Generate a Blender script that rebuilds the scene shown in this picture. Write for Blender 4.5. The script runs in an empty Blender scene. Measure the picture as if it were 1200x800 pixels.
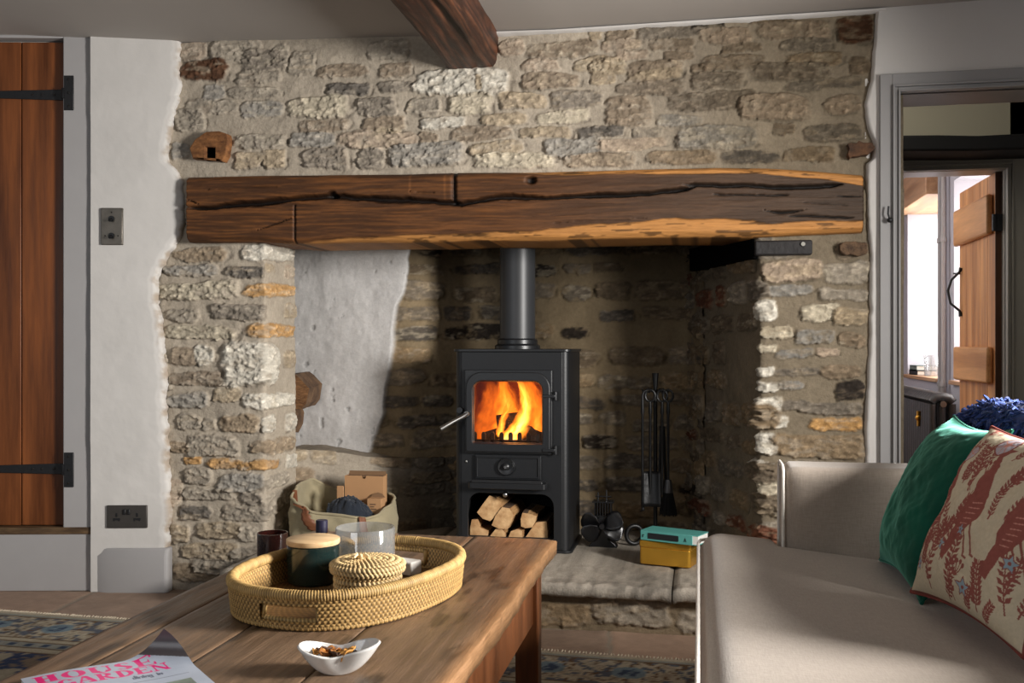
import bpy, bmesh, math, random
import numpy as np
from mathutils import Vector, Matrix

SC = bpy.context.scene
COL = SC.collection
PI = math.pi
R = math.radians
# ------------------------------------------------------------------ camera maths (metres, room axes)
FPX = 1167.0
TH = math.atan(220 / FPX)
CT, ST = math.cos(TH), math.sin(TH)
EYE = 0.92

def ray(px, py):
    u = (px - 600) / FPX
    return (u * CT - ST, u * ST + CT, (405 - py) / FPX)

def atZ(px, py, z):
    a = ray(px, py); t = (z - EYE) / a[2]
    return Vector((a[0] * t, a[1] * t, z))

def atY(px, py, Y):
    a = ray(px, py); t = Y / a[1]
    return Vector((a[0] * t, Y, EYE + a[2] * t))

def atX(px, py, X):
    a = ray(px, py); t = X / a[0]
    return Vector((X, a[1] * t, EYE + a[2] * t))

def lin(v):
    v = v / 255.0
    return v / 12.92 if v <= 0.04045 else ((v + 0.055) / 1.055) ** 2.4

def rgb(r, g, b):
    return (lin(r), lin(g), lin(b), 1.0)

def c3(r, g, b):
    return np.array([lin(r), lin(g), lin(b)])

# ------------------------------------------------------------------ materials
def mat(name, col=(0.5, 0.5, 0.5, 1), rough=0.6, metal=0.0, var=0.0, vscale=12, bump=0.0, bscale=60, stretch=(1, 1, 1),
        vcol=False, spec=0.5, coat=0.0, sheen=0.0, rvar=0.0, col2=None, ramp=(0.35, 0.65)):
    m = bpy.data.materials.new(name)
    m.use_nodes = True
    nt = m.node_tree; N = nt.nodes; L = nt.links
    b = N['Principled BSDF']
    b.inputs['Roughness'].default_value = rough
    b.inputs['Metallic'].default_value = metal
    b.inputs['Specular IOR Level'].default_value = spec
    b.inputs['Base Color'].default_value = col
    if coat: b.inputs['Coat Weight'].default_value = coat
    if sheen: b.inputs['Sheen Weight'].default_value = sheen
    tc = N.new('ShaderNodeTexCoord'); mp = N.new('ShaderNodeMapping')
    mp.inputs['Scale'].default_value = stretch
    L.new(tc.outputs['Object'], mp.inputs['Vector'])
    src = None
    if vcol:
        at = N.new('ShaderNodeAttribute'); at.attribute_name = 'Col'; src = at.outputs['Color']
    if var or col2 or rvar:
        nz = N.new('ShaderNodeTexNoise'); nz.inputs['Scale'].default_value = vscale
        nz.inputs['Detail'].default_value = 6; nz.inputs['Roughness'].default_value = 0.62
        L.new(mp.outputs['Vector'], nz.inputs['Vector'])
        if col2:
            cr = N.new('ShaderNodeValToRGB')
            cr.color_ramp.elements[0].position = ramp[0]; cr.color_ramp.elements[0].color = col
            cr.color_ramp.elements[1].position = ramp[1]; cr.color_ramp.elements[1].color = col2
            L.new(nz.outputs['Fac'], cr.inputs['Fac']); src = cr.outputs['Color']
        if var:
            mr = N.new('ShaderNodeMapRange')
            mr.inputs['From Min'].default_value = 0.25; mr.inputs['From Max'].default_value = 0.75
            mr.inputs['To Min'].default_value = 1 - var; mr.inputs['To Max'].default_value = 1 + var
            L.new(nz.outputs['Fac'], mr.inputs['Value'])
            mx = N.new('ShaderNodeMix'); mx.data_type = 'RGBA'; mx.blend_type = 'MULTIPLY'
            mx.inputs['Factor'].default_value = 1
            if src is not None: L.new(src, mx.inputs['A'])
            else: mx.inputs['A'].default_value = col
            L.new(mr.outputs['Result'], mx.inputs['B']); src = mx.outputs['Result']
        if rvar:
            m2 = N.new('ShaderNodeMapRange')
            m2.inputs['From Min'].default_value = 0.3; m2.inputs['From Max'].default_value = 0.7
            m2.inputs['To Min'].default_value = max(0.03, rough - rvar); m2.inputs['To Max'].default_value = min(1, rough + rvar)
            L.new(nz.outputs['Fac'], m2.inputs['Value']); L.new(m2.outputs['Result'], b.inputs['Roughness'])
    if src is not None: L.new(src, b.inputs['Base Color'])
    if bump:
        n3 = N.new('ShaderNodeTexNoise'); n3.inputs['Scale'].default_value = bscale
        n3.inputs['Detail'].default_value = 5; n3.inputs['Roughness'].default_value = 0.6
        L.new(mp.outputs['Vector'], n3.inputs['Vector'])
        bp = N.new('ShaderNodeBump'); bp.inputs['Strength'].default_value = bump; bp.inputs['Distance'].default_value = 0.01
        L.new(n3.outputs['Fac'], bp.inputs['Height']); L.new(bp.outputs['Normal'], b.inputs['Normal'])
    return m

def glass_mat(name, tint=(1, 1, 1, 1), rough=0.03, refl=0.12, haze=0.0, hazecol=(0.6, 0.62, 0.62, 1)):
    m = bpy.data.materials.new(name); m.use_nodes = True
    N = m.node_tree.nodes; L = m.node_tree.links; N.clear()
    out = N.new('ShaderNodeOutputMaterial'); tr = N.new('ShaderNodeBsdfTransparent'); gl = N.new('ShaderNodeBsdfGlossy')
    tr.inputs['Color'].default_value = tint; gl.inputs['Roughness'].default_value = rough
    lw = N.new('ShaderNodeLayerWeight'); lw.inputs['Blend'].default_value = 0.25
    mr = N.new('ShaderNodeMapRange'); mr.inputs['To Min'].default_value = refl; mr.inputs['To Max'].default_value = 0.75
    L.new(lw.outputs['Facing'], mr.inputs['Value'])
    ms = N.new('ShaderNodeMixShader'); L.new(mr.outputs['Result'], ms.inputs['Fac'])
    L.new(tr.outputs[0], ms.inputs[1]); L.new(gl.outputs[0], ms.inputs[2])
    o = ms
    if haze:
        df = N.new('ShaderNodeBsdfDiffuse'); df.inputs['Color'].default_value = hazecol
        m2 = N.new('ShaderNodeMixShader'); m2.inputs['Fac'].default_value = haze
        L.new(ms.outputs[0], m2.inputs[1]); L.new(df.outputs[0], m2.inputs[2]); o = m2
    L.new(o.outputs[0], out.inputs['Surface'])
    return m

def wood_mat(name, dark, light, axis='x', scale=1.0, rough=0.55, bump=0.25, spec=0.4, vcol=False, coat=0.0, ramp=(0.3, 0.7)):
    st = {'x': (1.6, 22, 22), 'y': (22, 1.6, 22), 'z': (22, 22, 1.6)}[axis]
    st = tuple(v * scale for v in st)
    if vcol:
        return mat(name, rough=rough, var=0.28, vscale=1.6, bump=bump, bscale=2.0, stretch=st, vcol=True, spec=spec, coat=coat, rvar=0.12)
    return mat(name, col=dark, col2=light, rough=rough, var=0.15, vscale=1.3, bump=bump, bscale=1.8, stretch=st, spec=spec, coat=coat, rvar=0.12, ramp=ramp)

# ------------------------------------------------------------------ objects
def chain_loc(p):
    v = Vector((0, 0, 0))
    while p is not None:
        v += p.location; p = p.parent
    return v

def thing(name, label, cat, loc=(0, 0, 0), group=None):
    o = bpy.data.objects.new(name, None); COL.objects.link(o)
    o.empty_display_size = 0.05
    o.location = loc; o['label'] = label; o['category'] = cat
    if group: o['group'] = group
    return o

def tag(o, label, cat, group=None):
    o['label'] = label; o['category'] = cat
    if group: o['group'] = group
    return o

def struct(o):
    o['kind'] = 'structure'; return o

def link_mesh(name, me, m, parent=None, smooth=True, ang=40, bevel=0.0, loc=None, segs=2):
    if smooth:
        me.shade_smooth(); me.set_sharp_from_angle(angle=R(ang))
    if m is not None: me.materials.append(m)
    o = bpy.data.objects.new(name, me); COL.objects.link(o)
    off = chain_loc(parent) if parent is not None else Vector((0, 0, 0))
    if loc is not None and parent is None:
        off = Vector(loc); o.location = off
    if off.length: me.transform(Matrix.Translation(-off))
    if parent is not None: o.parent = parent
    if bevel:
        b = o.modifiers.new('bevel', 'BEVEL'); b.width = bevel; b.segments = segs; b.limit_method = 'ANGLE'; b.angle_limit = R(35)
    return o

class MB:
    """collects shapes into one mesh; xf maps local points to the room"""
    def __init__(s, xf=None):
        s.v = []; s.f = []; s.xf = xf
    def add(s, vs, fs, M=None):
        n = len(s.v)
        for p in vs:
            p = Vector(p)
            if M is not None: p = M @ p
            if s.xf: p = Vector(s.xf(p))
            s.v.append(p)
        s.f += [tuple(i + n for i in f) for f in fs]
        return s
    def box(s, lo, hi, M=None):
        x0, y0, z0 = lo; x1, y1, z1 = hi
        vs = [(x0, y0, z0), (x1, y0, z0), (x1, y1, z0), (x0, y1, z0), (x0, y0, z1), (x1, y0, z1), (x1, y1, z1), (x0, y1, z1)]
        return s.add(vs, [(0, 3, 2, 1), (4, 5, 6, 7), (0, 1, 5, 4), (1, 2, 6, 5), (2, 3, 7, 6), (3, 0, 4, 7)], M)
    def prism(s, poly, d0, d1, ax=1, M=None):
        """poly in the plane of the other two axes, swept along axis ax from d0 to d1"""
        n = len(poly)
        def mk(p, d):
            if ax == 1: return (p[0], d, p[1])
            if ax == 0: return (d, p[0], p[1])
            return (p[0], p[1], d)
        vs = [mk(p, d0) for p in poly] + [mk(p, d1) for p in poly]
        fs = [tuple(range(n)), tuple(range(2 * n - 1, n - 1, -1))] + [(i, (i + 1) % n, n + (i + 1) % n, n + i) for i in range(n)]
        return s.add(vs, fs, M)
    def lathe(s, prof, c=(0, 0, 0), n=32, M=None, cap=True, sx=1, sy=1):
        vs = []; fs = []
        for r, z in prof:
            for k in range(n):
                a = 2 * PI * k / n
                vs.append((c[0] + r * math.cos(a) * sx, c[1] + r * math.sin(a) * sy, c[2] + z))
        for j in range(len(prof) - 1):
            for k in range(n):
                fs.append((j * n + k, j * n + (k + 1) % n, (j + 1) * n + (k + 1) % n, (j + 1) * n + k))
        if cap:
            fs.append(tuple(range(n - 1, -1, -1))); m = (len(prof) - 1) * n
            fs.append(tuple(range(m, m + n)))
        return s.add(vs, fs, M)
    def cyl(s, p0, p1, r0, r1=None, n=20):
        return s.tube([p0, p1], [r0, r0 if r1 is None else r1], n)
    def tube(s, pts, r, n=10, closed=False, flat=1.0):
        pts = [Vector(p) for p in pts]; m = len(pts)
        rs = r if isinstance(r, (list, tuple)) else [r] * m
        vs = []; fs = []
        up = None
        for i, p in enumerate(pts):
            if closed: d = pts[(i + 1) % m] - pts[i - 1]
            else: d = pts[min(i + 1, m - 1)] - pts[max(i - 1, 0)]
            d.normalize()
            if up is None:
                up = Vector((0, 0, 1)) if abs(d.z) < 0.9 else Vector((1, 0, 0))
            a = d.cross(up); a.normalize(); b = a.cross(d); up = b
            for k in range(n):
                t = 2 * PI * k / n
                vs.append(p + a * math.cos(t) * rs[i] + b * math.sin(t) * rs[i] * flat)
        for i in range(m if closed else m - 1):
            j = (i + 1) % m
            for k in range(n):
                fs.append((i * n + k, i * n + (k + 1) % n, j * n + (k + 1) % n, j * n + k))
        if not closed:
            fs.append(tuple(range(n - 1, -1, -1))); fs.append(tuple(range((m - 1) * n, m * n)))
        return s.add(vs, fs)
    def ball(s, c, r, n=16, sc=(1, 1, 1)):
        prof = [(max(1e-4, r * math.sin(PI * i / (n // 2))), -r * math.cos(PI * i / (n // 2))) for i in range(n // 2 + 1)]
        M = Matrix.Translation(Vector(c)) @ Matrix.Diagonal((sc[0], sc[1], sc[2], 1))
        return s.lathe(prof, n=n, M=M)
    def mesh(s, name):
        me = bpy.data.meshes.new(name); me.from_pydata([tuple(v) for v in s.v], [], s.f); me.update()
        bm = bmesh.new(); bm.from_mesh(me); bmesh.ops.recalc_face_normals(bm, faces=bm.faces); bm.to_mesh(me); bm.free()
        return me
    def build(s, name, m, parent=None, **k):
        return link_mesh(name, s.mesh(name), m, parent, **k)

def plate_mesh(outline, holes, d, bev=0.0):
    """flat plate with holes in local XY, thickness d centred on z=0 -> (verts, faces)"""
    cu = bpy.data.curves.new('tmp', 'CURVE'); cu.dimensions = '2D'; cu.fill_mode = 'BOTH'
    cu.extrude = max(d / 2 - bev, 0.0001); cu.bevel_depth = bev; cu.bevel_resolution = 1; cu.offset = -bev
    for poly in [outline] + holes:
        sp = cu.splines.new('POLY'); sp.points.add(len(poly) - 1)
        for i, p in enumerate(poly): sp.points[i].co = (p[0], p[1], 0, 1)
        sp.use_cyclic_u = True
    o = bpy.data.objects.new('tmp', cu); COL.objects.link(o)
    dg = bpy.context.evaluated_depsgraph_get(); me = bpy.data.meshes.new_from_object(o.evaluated_get(dg))
    vs = [tuple(v.co) for v in me.vertices]; fs = [tuple(p.vertices) for p in me.polygons]
    bpy.data.objects.remove(o); bpy.data.curves.remove(cu); bpy.data.meshes.remove(me)
    return vs, fs

def rrect(x0, y0, x1, y1, r, n=6, rt=None):
    rt = r if rt is None else rt
    out = []
    for cx, cy, a0, q in ((x1 - r, y0 + r, -90, r), (x1 - rt, y1 - rt, 0, rt), (x0 + rt, y1 - rt, 90, rt), (x0 + r, y0 + r, 180, r)):
        for k in range(n + 1):
            a = R(a0 + 90 * k / n); out.append((cx + q * math.cos(a), cy + q * math.sin(a)))
    return out

def grid_obj(name, P, col=None, m=None, parent=None, keep=None, closed_u=False, smooth=True, loc=None, ang=180):
    """P (h,w,3) points -> mesh, optional per-point colour"""
    h, w = P.shape[:2]
    idx = np.arange(h * w).reshape(h, w)
    if closed_u: idx = np.concatenate([idx, idx[:, :1]], 1)
    q = np.stack([idx[:-1, :-1], idx[:-1, 1:], idx[1:, 1:], idx[1:, :-1]], -1)
    if keep is not None: q = q[keep[:q.shape[0], :q.shape[1]]]
    q = q.reshape(-1, 4)
    me = bpy.data.meshes.new(name)
    me.vertices.add(h * w); me.vertices.foreach_set('co', P.reshape(-1).astype(np.float32))
    me.loops.add(q.size); me.loops.foreach_set('vertex_index', q.reshape(-1).astype(np.int32))
    me.polygons.add(len(q)); me.polygons.foreach_set('loop_start', (np.arange(len(q)) * 4).astype(np.int32))
    me.polygons.foreach_set('loop_total', np.full(len(q), 4, np.int32))
    me.update(); me.validate()
    if col is not None:
        a = me.color_attributes.new('Col', 'FLOAT_COLOR', 'POINT')
        c4 = np.ones((h * w, 4), np.float32); c4[:, :3] = np.clip(col.reshape(-1, 3), 0, 1)
        a.data.foreach_set('color', c4.reshape(-1))
    return link_mesh(name, me, m, parent, smooth=smooth, ang=ang, loc=loc)

# ------------------------------------------------------------------ noise
def vnoise(x, y, seed):
    g = np.random.RandomState(seed).rand(128, 128)
    xi = np.floor(x).astype(int); yi = np.floor(y).astype(int)
    fx = x - xi; fy = y - yi
    fx = fx * fx * (3 - 2 * fx); fy = fy * fy * (3 - 2 * fy)
    a = g[yi % 128, xi % 128]; b = g[yi % 128, (xi + 1) % 128]; c = g[(yi + 1) % 128, xi % 128]; d = g[(yi + 1) % 128, (xi + 1) % 128]
    return (a * (1 - fx) + b * fx) * (1 - fy) + (c * (1 - fx) + d * fx) * fy

def fbm(x, y, seed, o=4, gain=0.55):
    s = 0; a = 1; t = 0
    for i in range(o):
        s = s + a * vnoise(x * 2 ** i + 7.3 * i, y * 2 ** i + 3.1 * i, seed + i); t += a; a *= gain
    return s / t

def sstep(a, b, x):
    t = np.clip((x - a) / (b - a), 0, 1); return t * t * (3 - 2 * t)

# ------------------------------------------------------------------ rubble stone relief
STONE = {'g': c3(166, 156, 141), 't': c3(178, 158, 128), 'w': c3(206, 194, 170), 'b': c3(134, 114, 92), 'd': c3(116, 108, 99),
         'k': c3(70, 68, 68), 'o': c3(196, 150, 92), 'r': c3(98, 66, 46), 'p': c3(190, 168, 146), 'l': c3(150, 148, 143),
         'W': c3(222, 215, 200), 'x': c3(46, 40, 36), 'R': c3(112, 66, 48), 'T': c3(146, 122, 92), 'B': c3(100, 86, 72)}

def stone_relief(S, Z, stones, mortar, seed):
    """S,Z regular grids. stones: (s0,s1,z0,z1,key,relief) -> height, colour"""
    n1 = fbm(S * 9, Z * 9, seed); n2 = fbm(S * 38, Z * 38, seed + 11); n3 = fbm(S * 120, Z * 120, seed + 23, 2)
    H = (n1 - 0.5) * 0.014 + (n2 - 0.5) * 0.003 + (n3 - 0.5) * 0.0012
    C = mortar[None, None, :] * (0.80 + 0.36 * n1 + 0.16 * (n2 - 0.5) + 0.10 * (n3 - .5))[..., None]
    s_ax = S[0]; z_ax = Z[:, 0]
    rng = np.random.RandomState(seed + 5)
    wx = fbm(S * 14, Z * 14, seed + 31) - 0.5; wz = fbm(S * 14, Z * 14, seed + 41) - 0.5
    rough = fbm(S * 44, Z * 84, seed + 51, 4, 0.66); streak = fbm(S * 22, Z * 70, seed + 61, 4)
    sm = fbm(S * 20, Z * 26, seed + 71, 4)
    for (s0, s1, z0, z1, k, rel) in stones:
        if s1 < s0: s0, s1 = s1, s0
        if z1 < z0: z0, z1 = z1, z0
        cs, cz = (s0 + s1) / 2, (z0 + z1) / 2; a, b = (s1 - s0) / 2 + .004, (z1 - z0) / 2 + .003
        j0, j1 = np.searchsorted(s_ax, [cs - a * 1.35 - .02, cs + a * 1.35 + .02]); i0, i1 = np.searchsorted(z_ax, [cz - b * 1.5 - .015, cz + b * 1.5 + .015])
        if j1 - j0 < 2 or i1 - i0 < 2: continue
        w = np.s_[i0:i1, j0:j1]
        tilt = rng.uniform(-.05, .05)
        x = (S[w] - cs + 0.022 * wx[w] + .010 * (rough[w] - .5)) / (a * .99); y = (Z[w] - cz + tilt * (S[w] - cs) + 0.018 * wz[w] + .012 * (rough[w] - .5)) / (b * .97)
        # uneven ends: narrower towards one side
        y = y * (1 + rng.uniform(-.2, .2) * x) + rng.uniform(-.1, .1) * (1 - x * x)
        pw = rng.uniform(3.0, 6.0)
        d = (np.abs(x) ** pw + np.abs(y) ** pw) ** (1 / pw) + 0.30 * (sm[w] - .5)
        m = sstep(1.05, 0.88, d)
        cover = sstep(0.30, 0.56, sm[w] + 0.14 * rng.rand() + .22 * (rough[w] - .5) + .12)
        groove = np.exp(-((d - 1.06) / 0.07) ** 2) * (0.25 + 0.75 * (y < 0.1)) * sstep(.46, .62, sm[w])
        H[w] += m * rel * (0.34 + 0.5 * rough[w]) + m * (rough[w] - .5) * min(.013, rel * .9) - groove * 0.004
        base = STONE[k]
        ml = mortar.sum() / 3; keepc = {'r': .95, 'k': .72, 'x': .95, 'W': .85, 'w': .75, 'o': .85, 'R': .85}.get(k, .58)
        base = base * keepc + (mortar * .96) * (1 - keepc)
        tone = rng.uniform(.92, 1.08)
        cc = base[None, None, :] * (tone * (0.52 + 0.72 * rough[w] + .34 * (streak[w] - .5)))[..., None]
        other = STONE['wtgbg'[rng.randint(5)]] * .5 + mortar * .5
        mixn = sstep(.50, .70, streak[w])[..., None] * .5
        cc = cc * (1 - mixn) + other[None, None, :] * (.5 + .9 * rough[w])[..., None] * mixn
        pit = sstep(.60, .72, rough[w])[..., None] * .25; cc = cc * (1 + pit)
        mm = (m * (0.18 + 0.82 * cover))[..., None]
        C[w] = C[w] * (1 - mm) + cc * mm
        C[w] *= (1 - 0.40 * groove)[..., None]  # dark joints, with a shadow line painted in below each stone
    return H, C

def path_sample(poly, step, smooth=0.012):
    pts = [np.array(p, float) for p in poly]
    seg = [np.linalg.norm(pts[i + 1] - pts[i]) for i in range(len(pts) - 1)]
    cum = np.concatenate([[0], np.cumsum(seg)])
    n = int(cum[-1] / step) + 1
    s = np.linspace(0, cum[-1], n)
    X = np.interp(s, cum, [p[0] for p in pts]); Y = np.interp(s, cum, [p[1] for p in pts])
    k = max(1, int(smooth / step * 2)); ker = np.hanning(2 * k + 3); ker /= ker.sum()
    pad = len(ker) // 2
    Xs = np.convolve(np.pad(X, pad, 'reflect', reflect_type='odd'), ker, 'valid'); Ys = np.convolve(np.pad(Y, pad, 'reflect', reflect_type='odd'), ker, 'valid')
    dx = np.gradient(Xs); dy = np.gradient(Ys); l = np.hypot(dx, dy) + 1e-9
    return s, Xs, Ys, dy / l, -dx / l, cum

def rand_courses(s0, s1, z0, z1, keys, seed, hh=(.042, .075), ww=(.09, .30), gap=.022, rel=(.006, .018), drop=.12):
    rng = np.random.RandomState(seed); out = []; z = z0
    while z < z1:
        h = rng.uniform(*hh); s = s0 - rng.uniform(0, .1)
        while s < s1:
            w = rng.uniform(*ww)
            if rng.rand() > drop:
                dz = rng.uniform(-.008, .008)
                out.append((s, s + w, z + dz, z + dz + h * rng.uniform(.72, 1), keys[rng.randint(len(keys))], rng.uniform(*rel)))
            s += w + rng.uniform(.4, 1.6) * gap
        z += h + gap * rng.uniform(.5, 1.1)
    return out
# ================================================================== THE ROOM
YW = 3.46                      # face of the stone chimney wall
HZ = 0.157                     # top of the hearth
CEIL = 2.03
M_stone = mat('rubble stone', rough=0.93, vcol=True, var=0.16, vscale=90, bump=0.35, bscale=170, spec=0.15)
M_soot = mat('sooty stone', rough=0.95, vcol=True, var=0.12, vscale=80, bump=0.15, bscale=150, spec=0.1)
M_plaster = mat('white lime plaster', rgb(205, 201, 196), rough=0.9, var=0.035, vscale=3, bump=0.12, bscale=14, spec=0.15)
M_plaster_v = mat('painted lime plaster', rough=0.9, vcol=True, var=0.03, vscale=6, bump=0.10, bscale=22, spec=0.15)
M_ceil = mat('ceiling paint', rgb(178, 172, 166), rough=0.95, var=0.03, vscale=2, bump=0.06, bscale=10, spec=0.1)
M_grey = mat('grey satin paint', rgb(164, 161, 160), rough=0.5, var=0.03, vscale=8, bump=0.04, bscale=20, spec=0.35)
M_grey_r = mat('stone grey satin paint', rgb(150, 148, 147), rough=0.45, var=0.03, vscale=8, bump=0.04, bscale=20, spec=0.35)
M_black = mat('black wrought iron', rgb(20, 20, 22), rough=0.5, var=0.2, vscale=30, bump=0.12, bscale=60, spec=0.5)
M_bolt = mat('iron bolt', rgb(60, 58, 56), rough=0.4, metal=0.8)

MORT = c3(176, 164, 147)
MORT_SHADED = c3(124, 112, 94)  # same mortar darkened: the dimmer light on the right put into the colour

# pixel boxes read off the photograph: x0 y0 x1 y1 stone kind, relief (mm)
UP = """212 49 243 70 p 8|247 47 305 72 g 12|211 73 268 93 r 14|277 85 330 97 g 12|266 104 330 113 g 10|220 118 280 132 g 10|283 120 330 136 l 12
337 115 410 136 w 16|206 130 240 152 g 14|276 158 335 172 g 12|276 178 306 197 t 12|308 176 335 196 t 12|338 155 392 172 l 12|203 168 222 185 l 12
372 77 430 88 b 10|384 98 435 109 k 14|444 96 487 107 d 10|487 83 600 108 W 20|612 71 655 83 p 12|612 89 680 103 b 14|672 69 712 82 t 12
583 47 614 63 p 12|616 52 700 65 b 10|418 114 463 134 d 16|477 115 515 135 g 12|524 111 575 133 w 16|585 110 640 126 t 14|645 107 705 124 d 12
350 141 410 151 b 12|424 138 474 151 b 12|493 139 545 149 W 12|562 134 617 145 t 10|630 131 690 143 w 10|396 155 490 170 p 14|491 155 512 166 b 12
528 150 600 163 b 12|608 150 670 160 t 12|676 150 724 160 k 8|355 176 408 197 d 16|420 173 448 197 d 16|456 169 545 193 l 18|550 167 612 180 t 14
638 163 706 182 l 14|555 182 650 195 w 12|662 181 745 194 b 12|340 58 368 86 g 12|446 74 482 88 b 10|690 34 703 47 t 8|710 36 740 46 b 10|747 31 820 43 d 12
808 22 848 32 x 8|822 35 880 50 p 14|888 27 975 43 p 14|982 22 1022 50 r 14|880 18 935 25 b 8|705 48 752 57 p 10|762 48 812 57 b 10|845 54 890 60 b 10
915 48 975 58 d 10|722 60 760 68 p 10|780 60 812 69 b 8|825 66 895 79 b 12|920 64 990 74 T 10|997 68 1020 86 b 12|690 70 734 88 t 16|737 72 800 95 b 14
812 75 836 84 b 10|692 88 722 98 t 10|725 98 800 109 B 10|812 86 872 104 B 14|884 76 972 92 B 14|920 95 1010 101 d 8|712 114 762 146 b 16
785 110 890 126 B 12|866 112 950 140 p 20|968 112 1008 133 p 16|770 135 822 145 l 10|790 149 885 172 l 14|905 144 932 156 b 8|945 148 1010 166 d 12
694 149 730 158 k 8|742 150 775 158 d 8|758 178 840 191 T 12|848 178 912 190 k 10|918 175 976 188 T 12|700 163 780 174 p 8|430 50 478 68 g 8|320 52 338 80 g 8
1040 30 1070 60 g 8|240 100 262 116 l 8|284 60 336 80 d 10|440 150 470 155 t 6|560 88 566 106 t 4|745 84 800 92 t 6"""
LP = """283 286 346 303 W 14|205 290 268 306 T 12|192 311 254 323 l 14|264 312 309 324 k 14|311 309 323 319 t 6|334 313 347 326 p 6|180 331 277 350 w 20
287 331 346 346 o 14|194 361 232 377 g 18|245 357 312 374 d 16|335 357 347 373 t 8|190 382 277 397 w 16|285 380 346 394 o 12|203 407 228 428 b 18|228 406 251 428 W 14
262 400 327 453 W 24|333 410 346 430 t 8|200 435 262 451 b 16|182 412 196 432 g 14|193 461 245 478 l 16|285 462 344 478 W 16|208 485 236 503 g 18|238 490 253 504 g 14
257 487 304 507 T 14|307 487 322 505 W 12|334 482 347 504 W 12|222 511 278 535 g 18|290 514 346 532 T 14|194 518 222 529 T 14|244 539 327 549 o 16|216 535 236 543 o 12
217 548 247 567 g 18|254 553 309 576 l 18|309 555 336 569 g 12|334 532 348 546 W 8|212 572 273 586 g 16|281 576 306 592 d 14|308 573 346 596 g 12|210 592 246 608 k 14
260 594 314 609 g 14|234 611 282 631 t 18|200 614 222 636 t 14|282 616 300 633 g 14|212 636 280 655 t 14|205 660 260 682 T 12|200 560 214 590 p 10|270 640 312 660 g 12
188 440 200 456 g 12|250 455 282 470 t 10|322 605 346 625 g 10|225 655 300 672 g 12"""
RP = """892 303 963 330 p 18|966 306 1018 331 g 14|892 334 952 346 l 14|958 338 1016 351 g 12|886 354 911 377 W 18|937 356 985 376 w 18|975 362 1016 382 t 14
890 383 930 396 w 18|932 386 976 402 l 16|984 390 1014 407 b 14|888 404 908 412 w 12|910 410 952 419 l 12|958 410 984 418 p 8|887 429 908 440 W 16|908 431 962 440 d 12
960 428 1012 442 b 12|888 448 913 459 W 16|915 448 942 456 l 12|981 446 1014 470 x 12|886 466 915 482 W 20|915 471 1010 484 d 14|888 486 924 502 W 18|950 489 1010 503 o 12
888 509 910 532 W 20|905 509 1012 536 T 14|882 540 910 549 W 14|915 540 990 552 g 12|888 560 912 580 w 16|918 560 1000 580 g 12|890 590 930 605 w 14|890 612 960 630 g 12
880 293 932 302 d 4|982 284 1016 300 B 10"""

def parse(t): return [r.split() for ln in t.split('\n') for r in ln.split('|')]

# ---- upper chimney wall
stones = []
for x0, y0, x1, y1, k, rel in parse(UP):
    a = atY(float(x0), float(y0), YW); b = atY(float(x1), float(y1), YW)
    zc = (atY((float(x0) + float(x1)) / 2, (float(y0) + float(y1)) / 2, YW)).z; h = (a.z - b.z) / 2
    stones.append((a.x, b.x, zc - h, zc + h, k, float(rel) / 1000))
xs = np.arange(-2.16, 0.66, .0036); zs = np.arange(1.40, 2.06, .0036)
S, Z = np.meshgrid(xs, zs)
shade_t = sstep(-.55, .3, S)[..., None]
H, C = stone_relief(S, Z, stones, MORT, 3)
C = C * (1 - shade_t * (1 - (MORT_SHADED / MORT)[None, None, :]))  # shade of the upper right wall painted over mortar and stones
P = np.stack([S, YW - H + 0.02 * (fbm(S * 2.2, Z * 2.2, 90) - .5), Z], -1)
wall_c = struct(grid_obj('wall_chimney', P, C, M_stone))

# ---- left pier with its return into the fireplace
XA = -1.583; YB = 3.73
s, X, Y, NX, NY, cum = path_sample([(-2.16, YW), (XA, YW), (XA, YB + .02), (XA - .2, YB + .03)], .0036, .014)
sA, sB = cum[1], cum[2]
def s_left(px):
    if px < 311: return sA + (atY(px, 400, YW).x - XA)
    return sA + (atX(px, 400, XA).y - YW)
stones = []
for x0, y0, x1, y1, k, rel in parse(LP):
    x0, y0, x1, y1 = map(float, (x0, y0, x1, y1)); xc = (x0 + x1) / 2
    f = (lambda py: atY(xc, py, YW).z) if xc < 313 else (lambda py: atX(xc, py, XA).z)
    stones.append((s_left(x0), s_left(x1), f(y1), f(y0), k, float(rel) / 1000))
zs = np.arange(-.01, 1.44, .0038)
S, Z = np.meshgrid(s, zs)
H, C = stone_relief(S, Z, stones, MORT, 17)
foot_shade = sstep(.28, .02, Z)[..., None]; C = C * (1 - .28 * foot_shade)  # shadow at the foot of the pier painted into the colour
wob = 0.016 * (fbm(S * 3, Z * 3, 91) - .5)
P = np.stack([X[None] + NX[None] * (H + wob), Y[None] + NY[None] * (H + wob), Z], -1)
struct(grid_obj('wall_pier_left', P, C, M_stone))

# ---- low wall and ledge beside the fire, below the plastered panel
s, X, Y, NX, NY, cum = path_sample([(-1.66, 3.70), (-1.36, 3.87), (-1.12, 4.0), (-1.0, 4.14)], .005, .02)
zs = np.arange(.12, .84, .005); ZT = .50
S, Z = np.meshgrid(s, zs)
st = rand_courses(0, s[-1], .14, .5, list('gtgTwd'), 8, hh=(.05, .08), ww=(.08, .2), rel=(.008, .016))
H, C = stone_relief(S, Z, st, MORT * .9, 29)
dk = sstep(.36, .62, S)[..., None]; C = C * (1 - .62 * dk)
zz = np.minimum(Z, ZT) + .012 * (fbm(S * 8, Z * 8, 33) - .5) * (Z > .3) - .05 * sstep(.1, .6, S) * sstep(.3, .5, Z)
back = np.maximum(Z - ZT, 0); up = sstep(ZT - .02, ZT + .03, Z)
P = np.stack([X[None] + NX[None] * H * (1 - up) , Y[None] + NY[None] * H * (1 - up) + back, zz + H * up], -1)
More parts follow.
